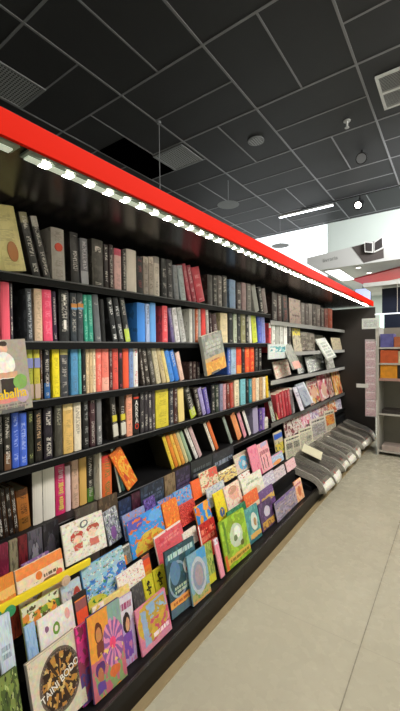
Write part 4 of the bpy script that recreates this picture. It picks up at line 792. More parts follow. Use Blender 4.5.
 'dimbrown': ('5a5048', [('E', .55, .6, .24, .24, '8a7c70'), ('E', .55, .72, .2, .1, '2a2420'), ('N', 6, .58, '6a6258', 1)], 0), 'dimbrown2': ('4c3c30', [('N', 6, .55, '6a5844', 1), ('E', .5, .6, .2, .2, '7a604c')], 0),
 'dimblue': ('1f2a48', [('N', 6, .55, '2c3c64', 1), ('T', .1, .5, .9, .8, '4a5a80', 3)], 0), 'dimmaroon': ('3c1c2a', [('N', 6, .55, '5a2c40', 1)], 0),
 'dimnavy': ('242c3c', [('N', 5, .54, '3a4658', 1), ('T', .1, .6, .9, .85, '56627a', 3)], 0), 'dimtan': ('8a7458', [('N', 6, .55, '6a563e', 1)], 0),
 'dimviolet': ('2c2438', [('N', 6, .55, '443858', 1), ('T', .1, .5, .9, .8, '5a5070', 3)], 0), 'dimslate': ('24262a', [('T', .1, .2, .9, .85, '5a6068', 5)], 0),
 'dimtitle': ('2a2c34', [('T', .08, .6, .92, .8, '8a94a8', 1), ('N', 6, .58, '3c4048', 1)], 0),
 's5fruit': ('ec7c2c', [('E', .5, .55, .3, .22, 'f0b03c'), ('N', 5, .55, 'e85a24', 1), ('N', 7, .58, 'f4c050', 4), ('E', .3, .3, .12, .1, 'c84a30'), ('R', 0, .92, 1, 1, 'd86a28')], .1),
 'comic': ('e6e2d4', [('E', .32, .6, .15, .14, 'b84438'), ('E', .33, .5, .09, .12, 'e8c8b0'), ('E', .72, .64, .15, .12, 'b05040'), ('E', .7, .54, .1, .12, 'ecccb4'), ('R', .22, .26, .42, .42, 'c85a4c'), ('R', .6, .2, .82, .4, 'd07468'), ('N', 12, .6, 'c8bca4', 2), ('E', .52, .84, .1, .1, '6a6a6a', .6)], .1),
 'wrapped': ('a9acb4', [('N', 6, .5, '6c6c80', 1), ('N', 9, .58, 'dfe4e6', 4), ('N', 8, .62, '5a6a4a', 7), ('E', .5, .3, .2, .2, '8a5aa0')], .2),
 'palepink': ('d4bcb4', [('N', 7, .58, 'b09a94', 1), ('T', .2, .3, .8, .4, '8a6a68', 1)], 0),
 'yellowbit': ('c8c0a8', [('R', 0, .7, 1, 1, 'e8d85a'), ('N', 6, .55, '9a9080', 1)], 0),
 'brownmag': ('6e665c', [('N', 4, .52, '9a9488', 1), ('N', 7, .6, '3c342c', 3)], .1),
 'whitetilt': ('d8dcd4', [('T', .2, .15, .8, .85, '8a928a', 5), ('R', 0, 0, 1, .08, 'a0a49c')], 0),
 'beigethin': ('b8ac90', [('N', 6, .55, '9a9078', 1)], 0),
 'tealbox': ('d4dcdc', [('V', 9, ['5ab4bc', 'dce4e4', '3c8a98', 'e8e8e4', '8ac8cc'], (.1, .45, .95, .85))], 0),
 'greypinktilt': ('9a9c94', [('N', 6, .55, '848880', 1), ('R', .2, 0, 1, .28, 'e8a89c'), ('N', 9, .6, 'd8c0b8', 3, (.2, 0, 1, .34))], .05),
 'pinkcream': ('e4d4c4', [('N', 6, .55, 'e0a898', 1), ('N', 9, .6, 'f4ece0', 3)], 0),
 'silvermag': ('c4c8c4', [('N', 5, .5, '989c9c', 1), ('N', 9, .58, 'eceee8', 3)], .2),
 'greybit': ('98968e', [('N', 5, .52, 'c4c4bc', 1)], .1),
 'bwpattern': ('d8dcd0', [('N', 8, .5, '2c2c2c', 1), ('N', 14, .6, '6a8a5a', 3)], 0),
 'silverface': ('9fa6b4', [('N', 5, .56, '7c8498', 1), ('R', .85, 0, 1, 1, 'd8dce0'), ('R', .1, .8, .8, .9, 'c8ccd8')], 0),
 'busyred': ('e0d4c4', [('V', 7, B3), ('R', 0, .78, 1, .96, 'd8d0c4'), ('T', .05, .8, .95, .95, '8a2c3c', 1), ('E', .5, .45, .22, .25, 'e0b49a')], .08),
 'busypink': ('e8ccc8', [('V', 6, ['f0dcd8', 'd87a8a', 'e8b0a8', 'c04858', 'f4ece4']), ('T', .05, .8, .95, .95, 'b02c48', 1), ('E', .5, .4, .24, .28, 'e4bca4')], .08),
 'busyred2': ('d8c0b4', [('V', 7, ['c8b8b0', 'a03c40', 'e8d4c8', '7a5a50', 'd88a7a']), ('T', .05, .8, .95, .95, '6a1c2c', 1)], .08),
 'yelloworange': ('ecc468', [('V', 6, ['f0d070', 'e88a3c', 'f4e8c8', 'c85a34', 'e8b04a']), ('E', .5, .45, .2, .26, 'e8c0a0')], .08),
 'orangered2': ('e0783c', [('V', 6, ['e8602c', 'f0c060', 'd8402c', 'f4dcc0', '8a5a2c'])], .08),
 'lilacface': ('d8d4e0', [('N', 5, .56, 'b8b0c8', 1), ('T', .2, .6, .8, .8, '8a84a0', 2)], 0),
 'whitepile': ('dcd8d0', [('N', 7, .56, 'c0a8a0', 1), ('R', 0, .8, 1, 1, 'eceae4')], 0),
 'foil': ('b0b2b0', [('N', 6, .5, 'dcdedc', 1), ('N', 10, .6, '7c807e', 3)], .2),
 'greybeige': ('a09888', [('N', 5, .52, 'c4bcac', 1), ('N', 9, .6, '5c5448', 3)], .1),
 'yellowcream': ('ecd48c', [('R', .5, 0, 1, 1, 'e8a850'), ('N', 6, .56, 'f4ecd0', 1)], 0),
 'maroonmix': ('a08a84', [('V', 6, ['6a2c38', 'd8c8bc', '8a4a50', 'e8dcd4'])], .08), 'whitered': ('e4dcd4', [('N', 7, .56, 'b84a4c', 1), ('N', 6, .56, 'b8a8a0', 4)], .08),
 'pinkmix': ('e0a8b4', [('V', 6, ['e8a0b4', 'f0dce0', 'c85a7a', 'e8c8c8'])], .08), 'lilacmix': ('c8bcd0', [('V', 6, ['d8d0e0', 'a88ab8', 'f0ece8', 'c8a0b0'])], .08),
 'rosemix': ('e0c0bc', [('V', 6, ['e8d0c4', 'c87a80', 'f4ece0', 'b09088'])], .08), 'orangemix': ('e8a060', [('V', 6, ['e88a48', 'f0c89a', 'c85a3c', 'f0e0cc'])], .08),
 'wrapmix': ('b8acbc', [('N', 5, .5, 'd8d4dc', 1), ('N', 9, .58, '8a7494', 3), ('N', 8, .62, 'f0eef0', 6)], .2),
 'bluedog': ('d0c0a0', [('R', 0, .7, 1, .92, '3a62c0'), ('R', 0, 0, 1, .5, 'd8c24a'), ('N', 6, .56, '5a6a50', 3, (0, 0, 1, .6))], .06),
}
def newsart(name, photos, tint='e0dac4'):
    L = [('T', .06, .05, .94, .78, '96917f', 26), ('R', .485, .05, .515, .78, tint), ('T', .1, .84, .9, .96, '3a3834', 1)]
    for p in photos: L += [('R',)+p[:4]+(p[4],), ('N', 9, .52, p[5], 3, p[:4])]
    return art(name, tint, L)
MATS['art_news'] = newsart('news', [(.08, .45, .46, .7, '8a867a', '5a564c'), (.54, .4, .92, .7, '9a968a', '6a665c')])
MATS['art_news2'] = newsart('news2', [(.5, .3, .9, .55, 'a09c90', '767268')])
MATS['art_newsphoto'] = newsart('newsphoto', [(.1, .2, .9, .74, '8c8684', 'b4aeac')], 'd8d2c4')
MATS['art_newscolour'] = newsart('newscolour', [(.1, .3, .9, .8, 'e0a03c', 'c84a30')])
for k, (b, L, w) in ART.items(): art(k, b, L, w)

def face_matrix(X, y, z, yaw, lean, roll):
    return Matrix.Translation((X, y, z)) @ Matrix.Rotation(yaw, 4, 'Z') @ Matrix.Rotation(-lean, 4, 'Y') @ Matrix.Rotation(roll, 4, 'X') @ Matrix.Rotation(-PI/2, 4, 'Z')
def settle(M, w, h, t, support, xmax=None):
    """lift (and push back) a standing book so that it rests on its support instead of sinking in"""
    P = [M @ Vector((-a*w, b, c*h)) for a in (0, 1) for b in (0, -t) for c in (0, 1)]
    dz = max(0, support+.0006-min(p.z for p in P)); dx = 0
    if xmax is not None: dx = min(0, xmax-max(p.x for p in P))
    return Matrix.Translation((dx, 0, dz)) @ M
def face_book(name, M, w, h, t, key, spine, label, cat, group=None, solo=False):
    """a book standing with its front cover outwards; its origin is the cover's lower corner beside the spine"""
    am = MATS['art_'+key]; sm = spine
    if solo:
        bm = case_bm(t, h, w, (0, -t)); pages_bm(t, h, w, (0, -t), bm, 3)
        r = link(name, bm, [sm, am, sm, PAGES])
    else:
        r = empty(name)
        link('cover', case_bm(t, h, w, (0, -t)), [sm, am, sm], r)
        link('page_block', pages_bm(t, h, w, (0, -t)), PAGES, r)
    r.matrix_world = M
    return tag(r, label, cat, group)

WHERE = {0: 'in the front rack', 1: 'in the front rack', 2: 'in the second tier', 3: 'in the third tier', 4: 'in the fourth tier', 5: '', 6: ''}
TREAD = {0: .1035, 1: .1035, 2: .173, 3: .263, 4: .343, 5: .411, 6: .383}
THICK = {'logo': .02, 'orange2': .012, 'greymag': .006}
SPINECOL = {'logo': '9a8f84', 'orange': '5c4a78', 'coral': 'f0e6dc', 'darkteal': '20343c'}
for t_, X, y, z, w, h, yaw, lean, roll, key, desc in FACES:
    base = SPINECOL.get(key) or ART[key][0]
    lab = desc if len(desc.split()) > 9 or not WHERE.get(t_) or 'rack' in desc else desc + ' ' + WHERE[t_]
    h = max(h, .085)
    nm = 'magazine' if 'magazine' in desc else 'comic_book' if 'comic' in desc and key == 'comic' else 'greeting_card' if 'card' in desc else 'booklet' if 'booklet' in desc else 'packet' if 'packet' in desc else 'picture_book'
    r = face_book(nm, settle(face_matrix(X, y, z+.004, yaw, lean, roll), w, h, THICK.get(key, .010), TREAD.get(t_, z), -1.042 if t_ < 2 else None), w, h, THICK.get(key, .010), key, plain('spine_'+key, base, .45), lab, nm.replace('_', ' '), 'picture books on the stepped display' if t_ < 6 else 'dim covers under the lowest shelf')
    if key == 'logo':
        q = text_part('title', 'TAINI BODO', .031, INK_WHITE, r, (.0, 0, 0), (0, 0, 0))
        q.matrix_parent_inverse = Matrix(); q.location = (-w*.56, .0012, h*.53); q.rotation_euler = (PI/2, math.radians(-16), PI); q.scale = (.86, 1, 1)

FARWHERE = {}
for zn, X, y, z, w, h, yaw, lean, roll, key, desc in FARFACES:
    nm = 'newspaper' if 'upright newspaper' in desc else 'magazine' if 'magazine' in desc or 'bundle' in desc else 'shelf_label_strip' if key == 'tealbox' else 'book'
    if key == 'tealbox': desc = 'teal and white label strip on the far second shelf edge'
    base = ART[key][0] if key in ART else 'd8d2c0'
    if key == 'orangered2': y, yaw, roll = 5.69, 0, 0
    if key == 'yelloworange': y, yaw, roll, w = 5.49, 0, 0, .19
    if key == 'busyred2': w = 5.48-y
    w = min(w, 5.91-y)
    if zn == 'R5': w = min(w, 5.80-y)
    if key in ('foil', 'greybeige'): X -= .06
    if key == 's5fruit': h = .25
    if zn == 'R5': h = min(h, .185)
    tk = .018 if key in ('whitetilt', 'silverface') else .010
    sup = {'S5': SHELF[4], 'R1': FAR[0], 'R2': FAR[1], 'R3': FAR[2], 'R4': FAR[3], 'R5': FAR[4]}.get(zn, z)
    if key in ('whitetilt', 'greypinktilt', 'silverface', 'lilacface', 'tealbox'): sup = 0
    if key == 'tealbox': X, lean, yaw, roll = -1.424, .0, 0, 0
    face_book(nm, settle(face_matrix(X, y, z+.001, yaw, lean, roll), w, h, tk, sup, -1.447 if zn != 'R6' and sup else None), w, h, tk, key, plain('spine_'+key, base, .45), desc, nm.replace('_', ' '), 'magazines and papers in the far bays' if nm != 'shelf_label_strip' else None, solo=True)

# chef cookbook clipped to the third shelf edge, and the grey volume leaning on the third shelf
y, z, w, h, yaw, lean, roll = CHEF
art('chef', 'a39a8e', [('E', .5, .88, .085, .075, 'd8b098'), ('E', .5, .945, .085, .035, '3a2c24'), ('R', .46, .78, .56, .84, 'd0a890'), ('E', .47, .66, .24, .17, 'e6e4da'), ('R', .3, .46, .66, .7, 'ece8e0'), ('R', .3, .47, .74, .55, 'd0a084'), ('R', .36, .26, .66, .46, '3c3430'), ('E', .78, .4, .16, .1, '7fa858'), ('R', .02, .13, .9, .2, 'dc8a84'), ('T', .06, .04, .9, .12, '7c746e', 2), ('E', .8, .2, .14, .1, 'b8a4b4')], .05)
M = face_matrix(-1.395, y, z, yaw, lean, roll)
r = face_book('cookbook', M, w, h, .016, 'chef', plain('spine_chef', '8a8278', .45), 'cookbook with a white-shirted cook on its cover clipped before the third shelf', 'book')
q = text_part('title', 'trabalha', .052, INK_YELLOW, r, (-w*.5, .001, h*.245), (PI/2, 0, PI), .82)
bm = bmesh.new(); box(bm, -w*.8, -w*.3, -.040, .004, -.003, -.0005); box(bm, -w*.8, -w*.3, .002, .004, -.003, .012)
link('clip_holder', bm, plain('clear_grey_plastic', '6a6a6a', .2), r)
y, z, w, h, yaw, lean, roll = GREYFACE
art('greynovel', '9a9c94', [('N', 5, .52, '80847c', 1), ('T', .14, .56, .86, .86, 'b8bab0', 3), ('R', 0, .0, 1, .32, 'd89a44'), ('R', 0, .32, 1, .42, 'c8a878'), ('N', 7, .55, 'e8b85a', 3, (0, 0, 1, .3)), ('T', .3, .3, .7, .36, 'a85a50', 1)], .06)
r = face_book('book', face_matrix(-1.395, y, z, 0, .03, roll), w, h, .028, 'greynovel', plain('spine_greynovel', 'b4b6ae', .45), 'thick grey volume with an orange foot slanting face-out before the third shelf', 'book')
bm = bmesh.new(); box(bm, -w*.6, -w*.2, -.036, .004, -.003, -.0005); box(bm, -w*.6, -w*.2, .002, .004, -.003, .012)
link('clip_holder', bm, plain('clear_grey_plastic', '6a6a6a', .2), r)

# horizontal pile of cream booklets at the end of the lowest shelf
zz = SHELF[4]+.001
for i, (c, nm) in enumerate((('d8d0c0', 'bottom'), ('e4e0d4', 'second'), ('cfc8ba', 'third'), ('e8e4da', 'topmost'))):
    q = link('booklet', bevelled_box(-1.63, -1.47, 3.083, 3.156-.006*(i % 2), 0, .026), plain('pile'+str(i), c, .6, var=.1, scale=30))
    q.location = (0, .0, zz); zz += .0265
    tag(q, {'bottom': 'cream booklet at the bottom of the flat pile by the bay joint', 'second': 'pale booklet second from the bottom of the flat pile', 'third': 'greyish booklet third from the bottom of the flat pile', 'topmost': 'white booklet topmost of the flat pile by the bay joint'}[nm], 'booklet', 'flat pile of booklets')

# long yellow toy ruler with green buttons lying across the picture books
r = empty('toy_ruler', (-1.26, .60, .517))
bm = bevelled_box(-.006, .006, -.12, .335, -.014, .014, .003); link('bar', bm, plain('yellow_plastic', 'f0d628', .35, var=.05), r)
for yy, zz_ in ((-.05, -.012), (-.002, -.018), (.215, -.02)):
    bm = bmesh.new(); tube(bm, (-.004, yy, zz_), (.012, yy, zz_), .019, 18); tube(bm, (.012, yy, zz_), (.014, yy, zz_), .010, 14)
    link('button', bm, plain('green_plastic' if yy < .1 else 'pale_pink_plastic', '3c9a68' if yy < .1 else 'd8b8a0', .35), r)
r.rotation_euler = (-.04, 0, 0)
tag(r, 'long yellow toy ruler with green round buttons across the picture books', 'toy')

# ---------------------------------------------------------------- shelving
DF, DS, BACK = 1.02, 1.445, 1.75
BLACK = plain('black_laminate', '131315', .5, .3, var=.1, scale=4)
SOFF = plain('soffit_black', '222022', .22, .7, var=.08, scale=3)
EDGE = plain('black_edge_band', '0c0c0d', .5, .15, var=.05)
HILITE = plain('edge_highlight_grey', '6a6a6c', .3, .5, var=.05)  # grey strip that paints the highlight along each shelf's top edge
KICK = plain('kick_board_black', '0b0706', .4, .25, var=.1)
GREYM = plain('grey_metal_rail', 'a8a8a6', .35, .5, var=.08)
GREYD = plain('dark_grey_rail', '6c6a68', .35, .5, var=.1)
BAYS = [(-.69, .57, 0), (.57, 1.835, 0), (1.835, 3.16, 0), (3.16, 4.52, 1), (4.52, 5.93, 1)]
BAYNAME = ['black shelving bay at the open near end of the run', 'black shelving bay holding the cookbook and white comic', 'black shelving bay between the near bays and the grey-railed ones', 'black shelving bay with grey rails starting at the bay joint', 'black shelving bay with grey rails against the dark end panel']
for (a, b, far), nm in zip(BAYS, BAYNAME):
    r = empty('shelving_bay', (-1.4, (a+b)/2, 0))
    def part(name, bm, m, par=None):
        bmesh.ops.translate(bm, vec=(1.4, -(a+b)/2, 0), verts=bm.verts[:]) if par is None else None
        return link(name, tidy(bm), m, par or r)
    e = .0008
    bm = bmesh.new(); box(bm, -BACK-.02, -BACK, a+e, b-e, 0, 2.0); part('back_panel', bm, BLACK)
    for s in (FAR if far else SHELF):
        bm = bmesh.new(); box(bm, -BACK, -DS+.002, a+e, b-e, s-.017, s)
        k = part('shelf', bm, BLACK)
        hgt = .034 if not far else .04
        bm = bmesh.new(); box(bm, -DS+.002, -DS+.006, a+e, b-e, s-hgt, s+.003)
        bmesh.ops.translate(bm, vec=(1.4, -(a+b)/2, 0), verts=bm.verts[:])
        link('price_rail' if far else 'edge_strip', bm, (GREYM if s > 1.0 else GREYD if s > .6 else EDGE) if far else EDGE, k)
        if not far:
            bm = bmesh.new(); box(bm, -DS+.0062, -DS+.0085, a+e, b-e, s-.003, s+.002)
            bmesh.ops.translate(bm, vec=(1.4, -(a+b)/2, 0), verts=bm.verts[:]); link('edge_highlight', bm, HILITE, k)
    bm = bmesh.new(); box(bm, -BACK, -DF-.012, a+e, b-e, .0, .07); box(bm, -DF-.012, -DF, a+e, b-e, .0, .062)
    part('plinth', bm, KICK)
    bm = bmesh.new(); box(bm, -DF-.02, -DF+.006, a+e, b-e, .066, .118); part('front_lip', bm, KICK)
    bm = bmesh.new(); box(bm, -DF-.004, -DF+.0075, a+e, b-e, .117, .1205); part('lip_highlight', bm, plain('lip_highlight_dark', '2a2624', .25, .6))  # slightly lighter strip paints the highlight line on the lip
    bm = bmesh.new()
    if not far:
        prof = [(-BACK, .07), (-1.041, .07), (-1.041, .102), (-1.138, .102), (-1.138, .172), (-1.207, .172), (-1.207, .262), (-1.274, .262), (-1.274, .342), (-1.340, .342), (-1.340, .41), (-1.378, .41), (-1.378, .382), (-1.5, .382), (-1.5, .42), (-BACK, .42)]
        extrude_poly(bm, prof, 'y', a+e, b-e); part('display_steps', bm, BLACK)
    else:
        prof = [(-BACK, .07), (-1.06, .07), (-1.06, .13), (-1.36, .25), (-1.435, .25), (-1.435, .33), (-1.5, .33), (-1.5, .36), (-BACK, .36)]
        extrude_poly(bm, prof, 'y', a+e, b-e); part('newspaper_slope', bm, BLACK)
    tag(r, nm, 'shelving')

# end panel closing the run
bm = bmesh.new(); box(bm, -BACK-.02, -1.0, 5.932, 5.965, 0, 1.985)
o = link('end_panel', bm, plain('charcoal_panel', '3c3836', .55, .3, var=.1, scale=3)); tag(o, 'tall charcoal end panel closing the far end of the shelving run', 'panel')

# canopy: soffit board, red fascia, lamp housing with LED strips
r = empty('lit_canopy', (-1.4, 2.48, 2.0))
def cpart(name, bm, m):
    bmesh.ops.translate(bm, vec=(1.4, -2.48, -2.0), verts=bm.verts[:]); return link(name, tidy(bm), m, r)
z0, z1 = 1.997, 2.072
bm = bmesh.new(); box(bm, -BACK-.02, -1.036, -.69, 5.93, z0+.006, z0+.03); cpart('soffit_board', bm, SOFF)
RED = plain('red_acrylic', 'd8200a', .45, .03, var=.03, scale=2)
bm = bmesh.new(); extrude_poly(bm, [(-1.034, z0), (-1.02, z0), (-1.02, z1), (-1.034, z1)], 'y', -.69, 5.93); cpart('fascia', bm, RED)
bm = bmesh.new(); box(bm, -1.034, -1.028, -.69, 5.93, z1, z1+.006); cpart('top_trim', bm, BLACK)
def led_material():
    m = bpy.data.materials.new('led_strip_glow'); t = NT(m)
    tc = t.n('ShaderNodeTexCoord'); p = t.xyz(tc.outputs['Object'])
    w = t.m('FRACT', t.m('MULTIPLY', p[1], 1/.085))
    bead = t.m('LESS_THAN', t.m('ABSOLUTE', t.m('SUBTRACT', w, .5)), .17)
    s = t.m('ADD', t.m('MULTIPLY', bead, LED*2.3), .45)
    t.out(hx('ffffff'), .5, emit=t.mix(bead, hx('c8dcc0'), hx('fff4de')), es=s); return m
LED = 26.0
LEDM = led_material(); HOUS = plain('frosted_lamp_housing', '8c9a8e', .25, .6, var=.05)
for a, b in ((-.68, .555), (.582, 1.83), (1.845, 3.10), (3.115, 4.45), (4.465, 5.80)):
    bm = bmesh.new(); box(bm, -1.090, -1.037, a, b, z0-.004, z0+.004)
    h_ = cpart('lamp_housing', bm, HOUS)
    bm = bmesh.new(); box(bm, -1.086, -1.060, a+.01, b-.01, z0-.009, z0-.004)
    bmesh.ops.translate(bm, vec=(1.4, -2.48, -2.0), verts=bm.verts[:]); link('led_strip', tidy(bm), LEDM, h_)
tag(r, 'black canopy with red fascia and glowing lamp strip over the bookshelves', 'canopy')

# ---------------------------------------------------------------- newspaper piles draped over the lower slope
def news_bm(w, seed, lift):
    rnd = random.Random(seed); bm = bmesh.new(); uv = bm.loops.layers.uv.new('uv')
    path = [(-1.345, .256), (-1.29, .240), (-1.22, .212), (-1.14, .186), (-1.085, .172), (-1.045, .160), (-1.020, .146), (-1.004, .122), (-1.0, .098)]
    n = len(path); th = .015; cols = 9; pile = seed//10
    nx, nz = .37, .93
    def P(i, v, off):
        x, z = path[i]; k = i/(n-1)
        d = (nx, nz) if i < 5 else (.37+.16*(i-4), .93-.16*(i-4))
        wob = .012*(math.sin(v*w*19+pile*2.3+i*.5)+1)*k
        return (x+d[0]*(off+wob), v*w+.02*k*math.sin(pile*1.7), z+d[1]*(off+wob) - .045*max(0, k-.55)*(1-v*w/.26)*(1+math.sin(pile*2.1)))
    T = [[bm.verts.new(P(i, j/(cols-1), lift*.0162+th)) for j in range(cols)] for i in range(n)]
    Bt = [[bm.verts.new(P(i, j/(cols-1), lift*.0162)) for j in range(cols)] for i in range(n)]
    def q(a, b, c, d, m=0):
        f = bm.faces.new((a, b, c, d)); f.material_index = m; f.smooth = True
        return f
    for i in range(n-1):
        for j in range(cols-1):
            f = q(T[i][j], T[i+1][j], T[i+1][j+1], T[i][j+1])
            for lp, (u, v) in zip(f.loops, ((j, i), (j, i+1), (j+1, i+1), (j+1, i))): lp[uv].uv = (u/(cols-1), 1-v/(n-1))
            q(Bt[i][j], Bt[i][j+1], Bt[i+1][j+1], Bt[i+1][j], 1)
    for i in range(n-1):
        q(T[i][0], Bt[i][0], Bt[i+1][0], T[i+1][0], 1); q(T[i][-1], T[i+1][-1], Bt[i+1][-1], Bt[i][-1], 1)
    for j in range(cols-1):
        q(T[0][j], T[0][j+1], Bt[0][j+1], Bt[0][j], 1); q(T[-1][j], Bt[-1][j], Bt[-1][j+1], T[-1][j+1], 1)
    return tidy(bm)
PAPER_EDGE = plain('newsprint_edges', 'c4c0b6', .9, .1, var=.3, scale=90)
ORD = ['first', 'second', 'third', 'fourth', 'fifth', 'sixth', 'seventh', 'eighth']
yy = 3.18
for i in range(8):
    w = (.25, .22, .26, .225, .24, .26, .23, .25)[i]
    for L in range(4):
        am = art('fold%d' % ((i*3+L) % 5), ('8a867c', '7a766e', '928e84', '6e6a64', '827e74')[(i*3+L) % 5], [('T', .05, .3, .95, .95, '3a3834', 16), ('R', .04, .30, .6+.08*(i % 3), .86, '5a5650'), ('N', 6, .54, '383632', i % 5, (.04, .3, .94, .9)), ('R', .0, .0, 1, .2, 'e8e4da'), ('N', 7, .6, 'b4453a', i % 4, (.1, .16, .6, .34))], .06)
        o = link('newspaper', news_bm(w - .012*L, i*10+L, L), [am, PAPER_EDGE]); o.location = (0, yy, .002)
        tag(o, '%s folded newspaper of the %s draped pile counting from the upright booklets' % (('bottom', 'second', 'third', 'topmost')[L], ORD[i]), 'newspaper', 'folded newspapers draped over the base')
    yy += .312
# open cream leaflet lying across the first piles
r = link('leaflet', (lambda: (lambda bm: (box(bm, -.10, .10, -.14, .14, 0, .004), bm)[1])(bmesh.new()))(), art('leaflet', 'ded6c4', [('R', .3, .3, .7, .7, 'b89a8c'), ('N', 9, .58, 'c8b4a4', 2)]))
r.matrix_world = Matrix.Translation((-1.20, 3.62, .322)) @ Matrix.Rotation(math.radians(14), 4, 'Z') @ Matrix.Rotation(math.radians(22), 4, 'Y')
tag(r, 'cream leaflet lying over the draped newspapers', 'leaflet')

# ---------------------------------------------------------------- far rack, card strip, notices
METAL = plain('rack_white_metal', 'b9b6ae', .4, .4, var=.06)
RACKG = plain('rack_grey_back', '908b80', .5, .3, var=.1)
RX0, RX1, RY0, RY1 = -.83, .10, 5.03, 5.45
r = empty('product_rack', (-.4, 5.25, 0))
def rpart(name, bm, m):
    bmesh.ops.translate(bm, vec=(.4, -5.25, 0), verts=bm.verts[:]); return link(name, tidy(bm), m, r)
bm = bmesh.new(); box(bm, RX0, RX0+.022, RY0, RY1, 0, 1.64); rpart('side_panel', bm, METAL)
bm = bmesh.new(); box(bm, RX1-.022, RX1, RY0, RY1, 0, 1.64); rpart('side_panel', bm, METAL)
bm = bmesh.new(); box(bm, RX0+.022, RX1-.022, RY1-.02, RY1, 0, 1.64); rpart('back_panel', bm, RACKG)
for zz in (.06, .535, .985, 1.18, 1.38):
    bm = bmesh.new(); box(bm, RX0+.022, RX1-.022, RY0+.01, RY1-.02, zz-.02, zz); rpart('shelf', bm, METAL)
bm = bmesh.new(); box(bm, RX0+.022, RX1-.022, RY0, RY0+.01, .955, .99); rpart('price_rail', bm, plain('pinkish_rail', 'b08a80', .4))
tag(r, 'grey product rack with open shelves at the end of the aisle', 'rack')
PROD = [
 (1.38, .015, .15, .17, '6a68ac', 'violet packet on the rack top shelf'), (1.38, .17, .14, .13, 'b86a48', 'rust packet on the rack top shelf'), (1.38, .32, .18, .16, 'd8d0c0', 'cream packet on the rack top shelf'), (1.38, .51, .17, .14, 'c8a088', 'tan packet on the rack top shelf'), (1.38, .69, .16, .17, '8a9ac0', 'blue-grey packet on the rack top shelf'),
 (1.18, .015, .20, .165, 'd86434', 'orange box on the rack second shelf'), (1.18, .22, .13, .15, 'd8dcb8', 'pale green box on the rack second shelf'), (1.18, .36, .15, .17, 'b4bca0', 'sage box on the rack second shelf'), (1.18, .52, .15, .15, 'b85a48', 'brick red box on the rack second shelf'), (1.18, .68, .17, .16, 'e0d8c8', 'ivory box on the rack second shelf'),
 (.985, .015, .19, .17, 'f4a428', 'golden orange box on the rack middle shelf'), (.985, .21, .07, .165, '2c2a28', 'narrow black box on the rack middle shelf'), (.985, .29, .15, .15, 'b8cc50', 'lime green box on the rack middle shelf'), (.985, .45, .15, .17, 'e8d03c', 'yellow box on the rack middle shelf'), (.985, .61, .24, .16, 'e89838', 'pale orange box on the rack middle shelf'),
 (.535, .03, .34, .05, '3a3432', 'dark flat box on the rack lower shelf'), (.535, .40, .36, .07, 'a89c98', 'grey flat box on the rack lower shelf'),
 (.06, .03, .26, .06, 'c8b8b0', 'pinkish paper stack on the rack bottom shelf'), (.06, .31, .28, .08, 'd8d4d0', 'white paper stack on the rack bottom shelf'), (.06, .61, .22, .07, 'a8a0b0', 'lilac paper stack on the rack bottom shelf')]
for zz, x, w, h, c, lb in PROD:
    o = link('product_box' if zz > .1 else 'paper_stack', bevelled_box(RX0+.022+x, RX0+.022+x+w, RY0+.03, RY0+.26, zz+.0005, zz+h, .003), plain('pack_'+c, c, .45, var=.3, scale=16))
    tag(o, lb, 'box' if zz > .1 else 'papers', 'goods on the aisle rack')
# hanging strip of pink cards beside the rack post
r = empty('card_strip', (-.905, 5.045, .5))
bm = bmesh.new(); box(bm, -.066, .068, .002, .005, -.02, .985); link('backing_strip', bm, plain('clear_strip', 'c8c0c4', .4), r)
for i in range(9):
    bm = bmesh.new(); q0 = -.062+(.012 if i % 2 else 0); box(bm, q0, .062, -.006, .001, .108*i-.008, .108*i+.094)
    ul = bm.loops.layers.uv.new('uv')
    for f in bm.faces:
        for lp in f.loops: lp[ul].uv = ((lp.vert.co.x+.062)/.124, (lp.vert.co.z-.108*i)/.1)
    link('card', bm, art('card%d' % (i % 3), 'dcc8cc', [('N', 14, .54, 'a87888', i), ('R', .1, .72, .9, .9, 'e8dce0'), ('N', 9, .6, 'c09aa8', i+3)]), r)
bm = bmesh.new(); box(bm, .06, .078, -.004, .010, .2, .9); link('hook_bar', bm, METAL, r)
tag(r, 'hanging strip of pink cards beside the rack post', 'card strip')
bm = bmesh.new(); box(bm, -1.075, -.93, 5.03, 5.034, .855, .905)
bm2 = bm; box(bm2, -.98, -.965, 5.033, 5.05, .86, .90)
o = link('price_tag', bm2, plain('white_card', 'd8d8d4', .6, var=.04)); tag(o, 'small white price tag sticking out beside the pink card strip', 'tag')
r = empty('notice_board', (-.895, 5.012, 1.62))
bm = bmesh.new(); box(bm, -.105, .095, -.004, .004, 0, .135); 
uvl = bm.loops.layers.uv.new('uv')
for f in bm.faces:
    for lp in f.loops: lp[uvl].uv = ((lp.vert.co.x+.105)/.2, lp.vert.co.z/.135)
link('panel', bm, art('notice', 'd4dcd8', [('T', .1, .2, .9, .85, 'a8b0b0', 5)]), r)
bm = bmesh.new(); tube(bm, (.06, .012, -.16), (.06, .012, .10), .007); link('stem', bm, METAL, r)
tag(r, 'white printed notice on a stem above the card strip', 'sign')

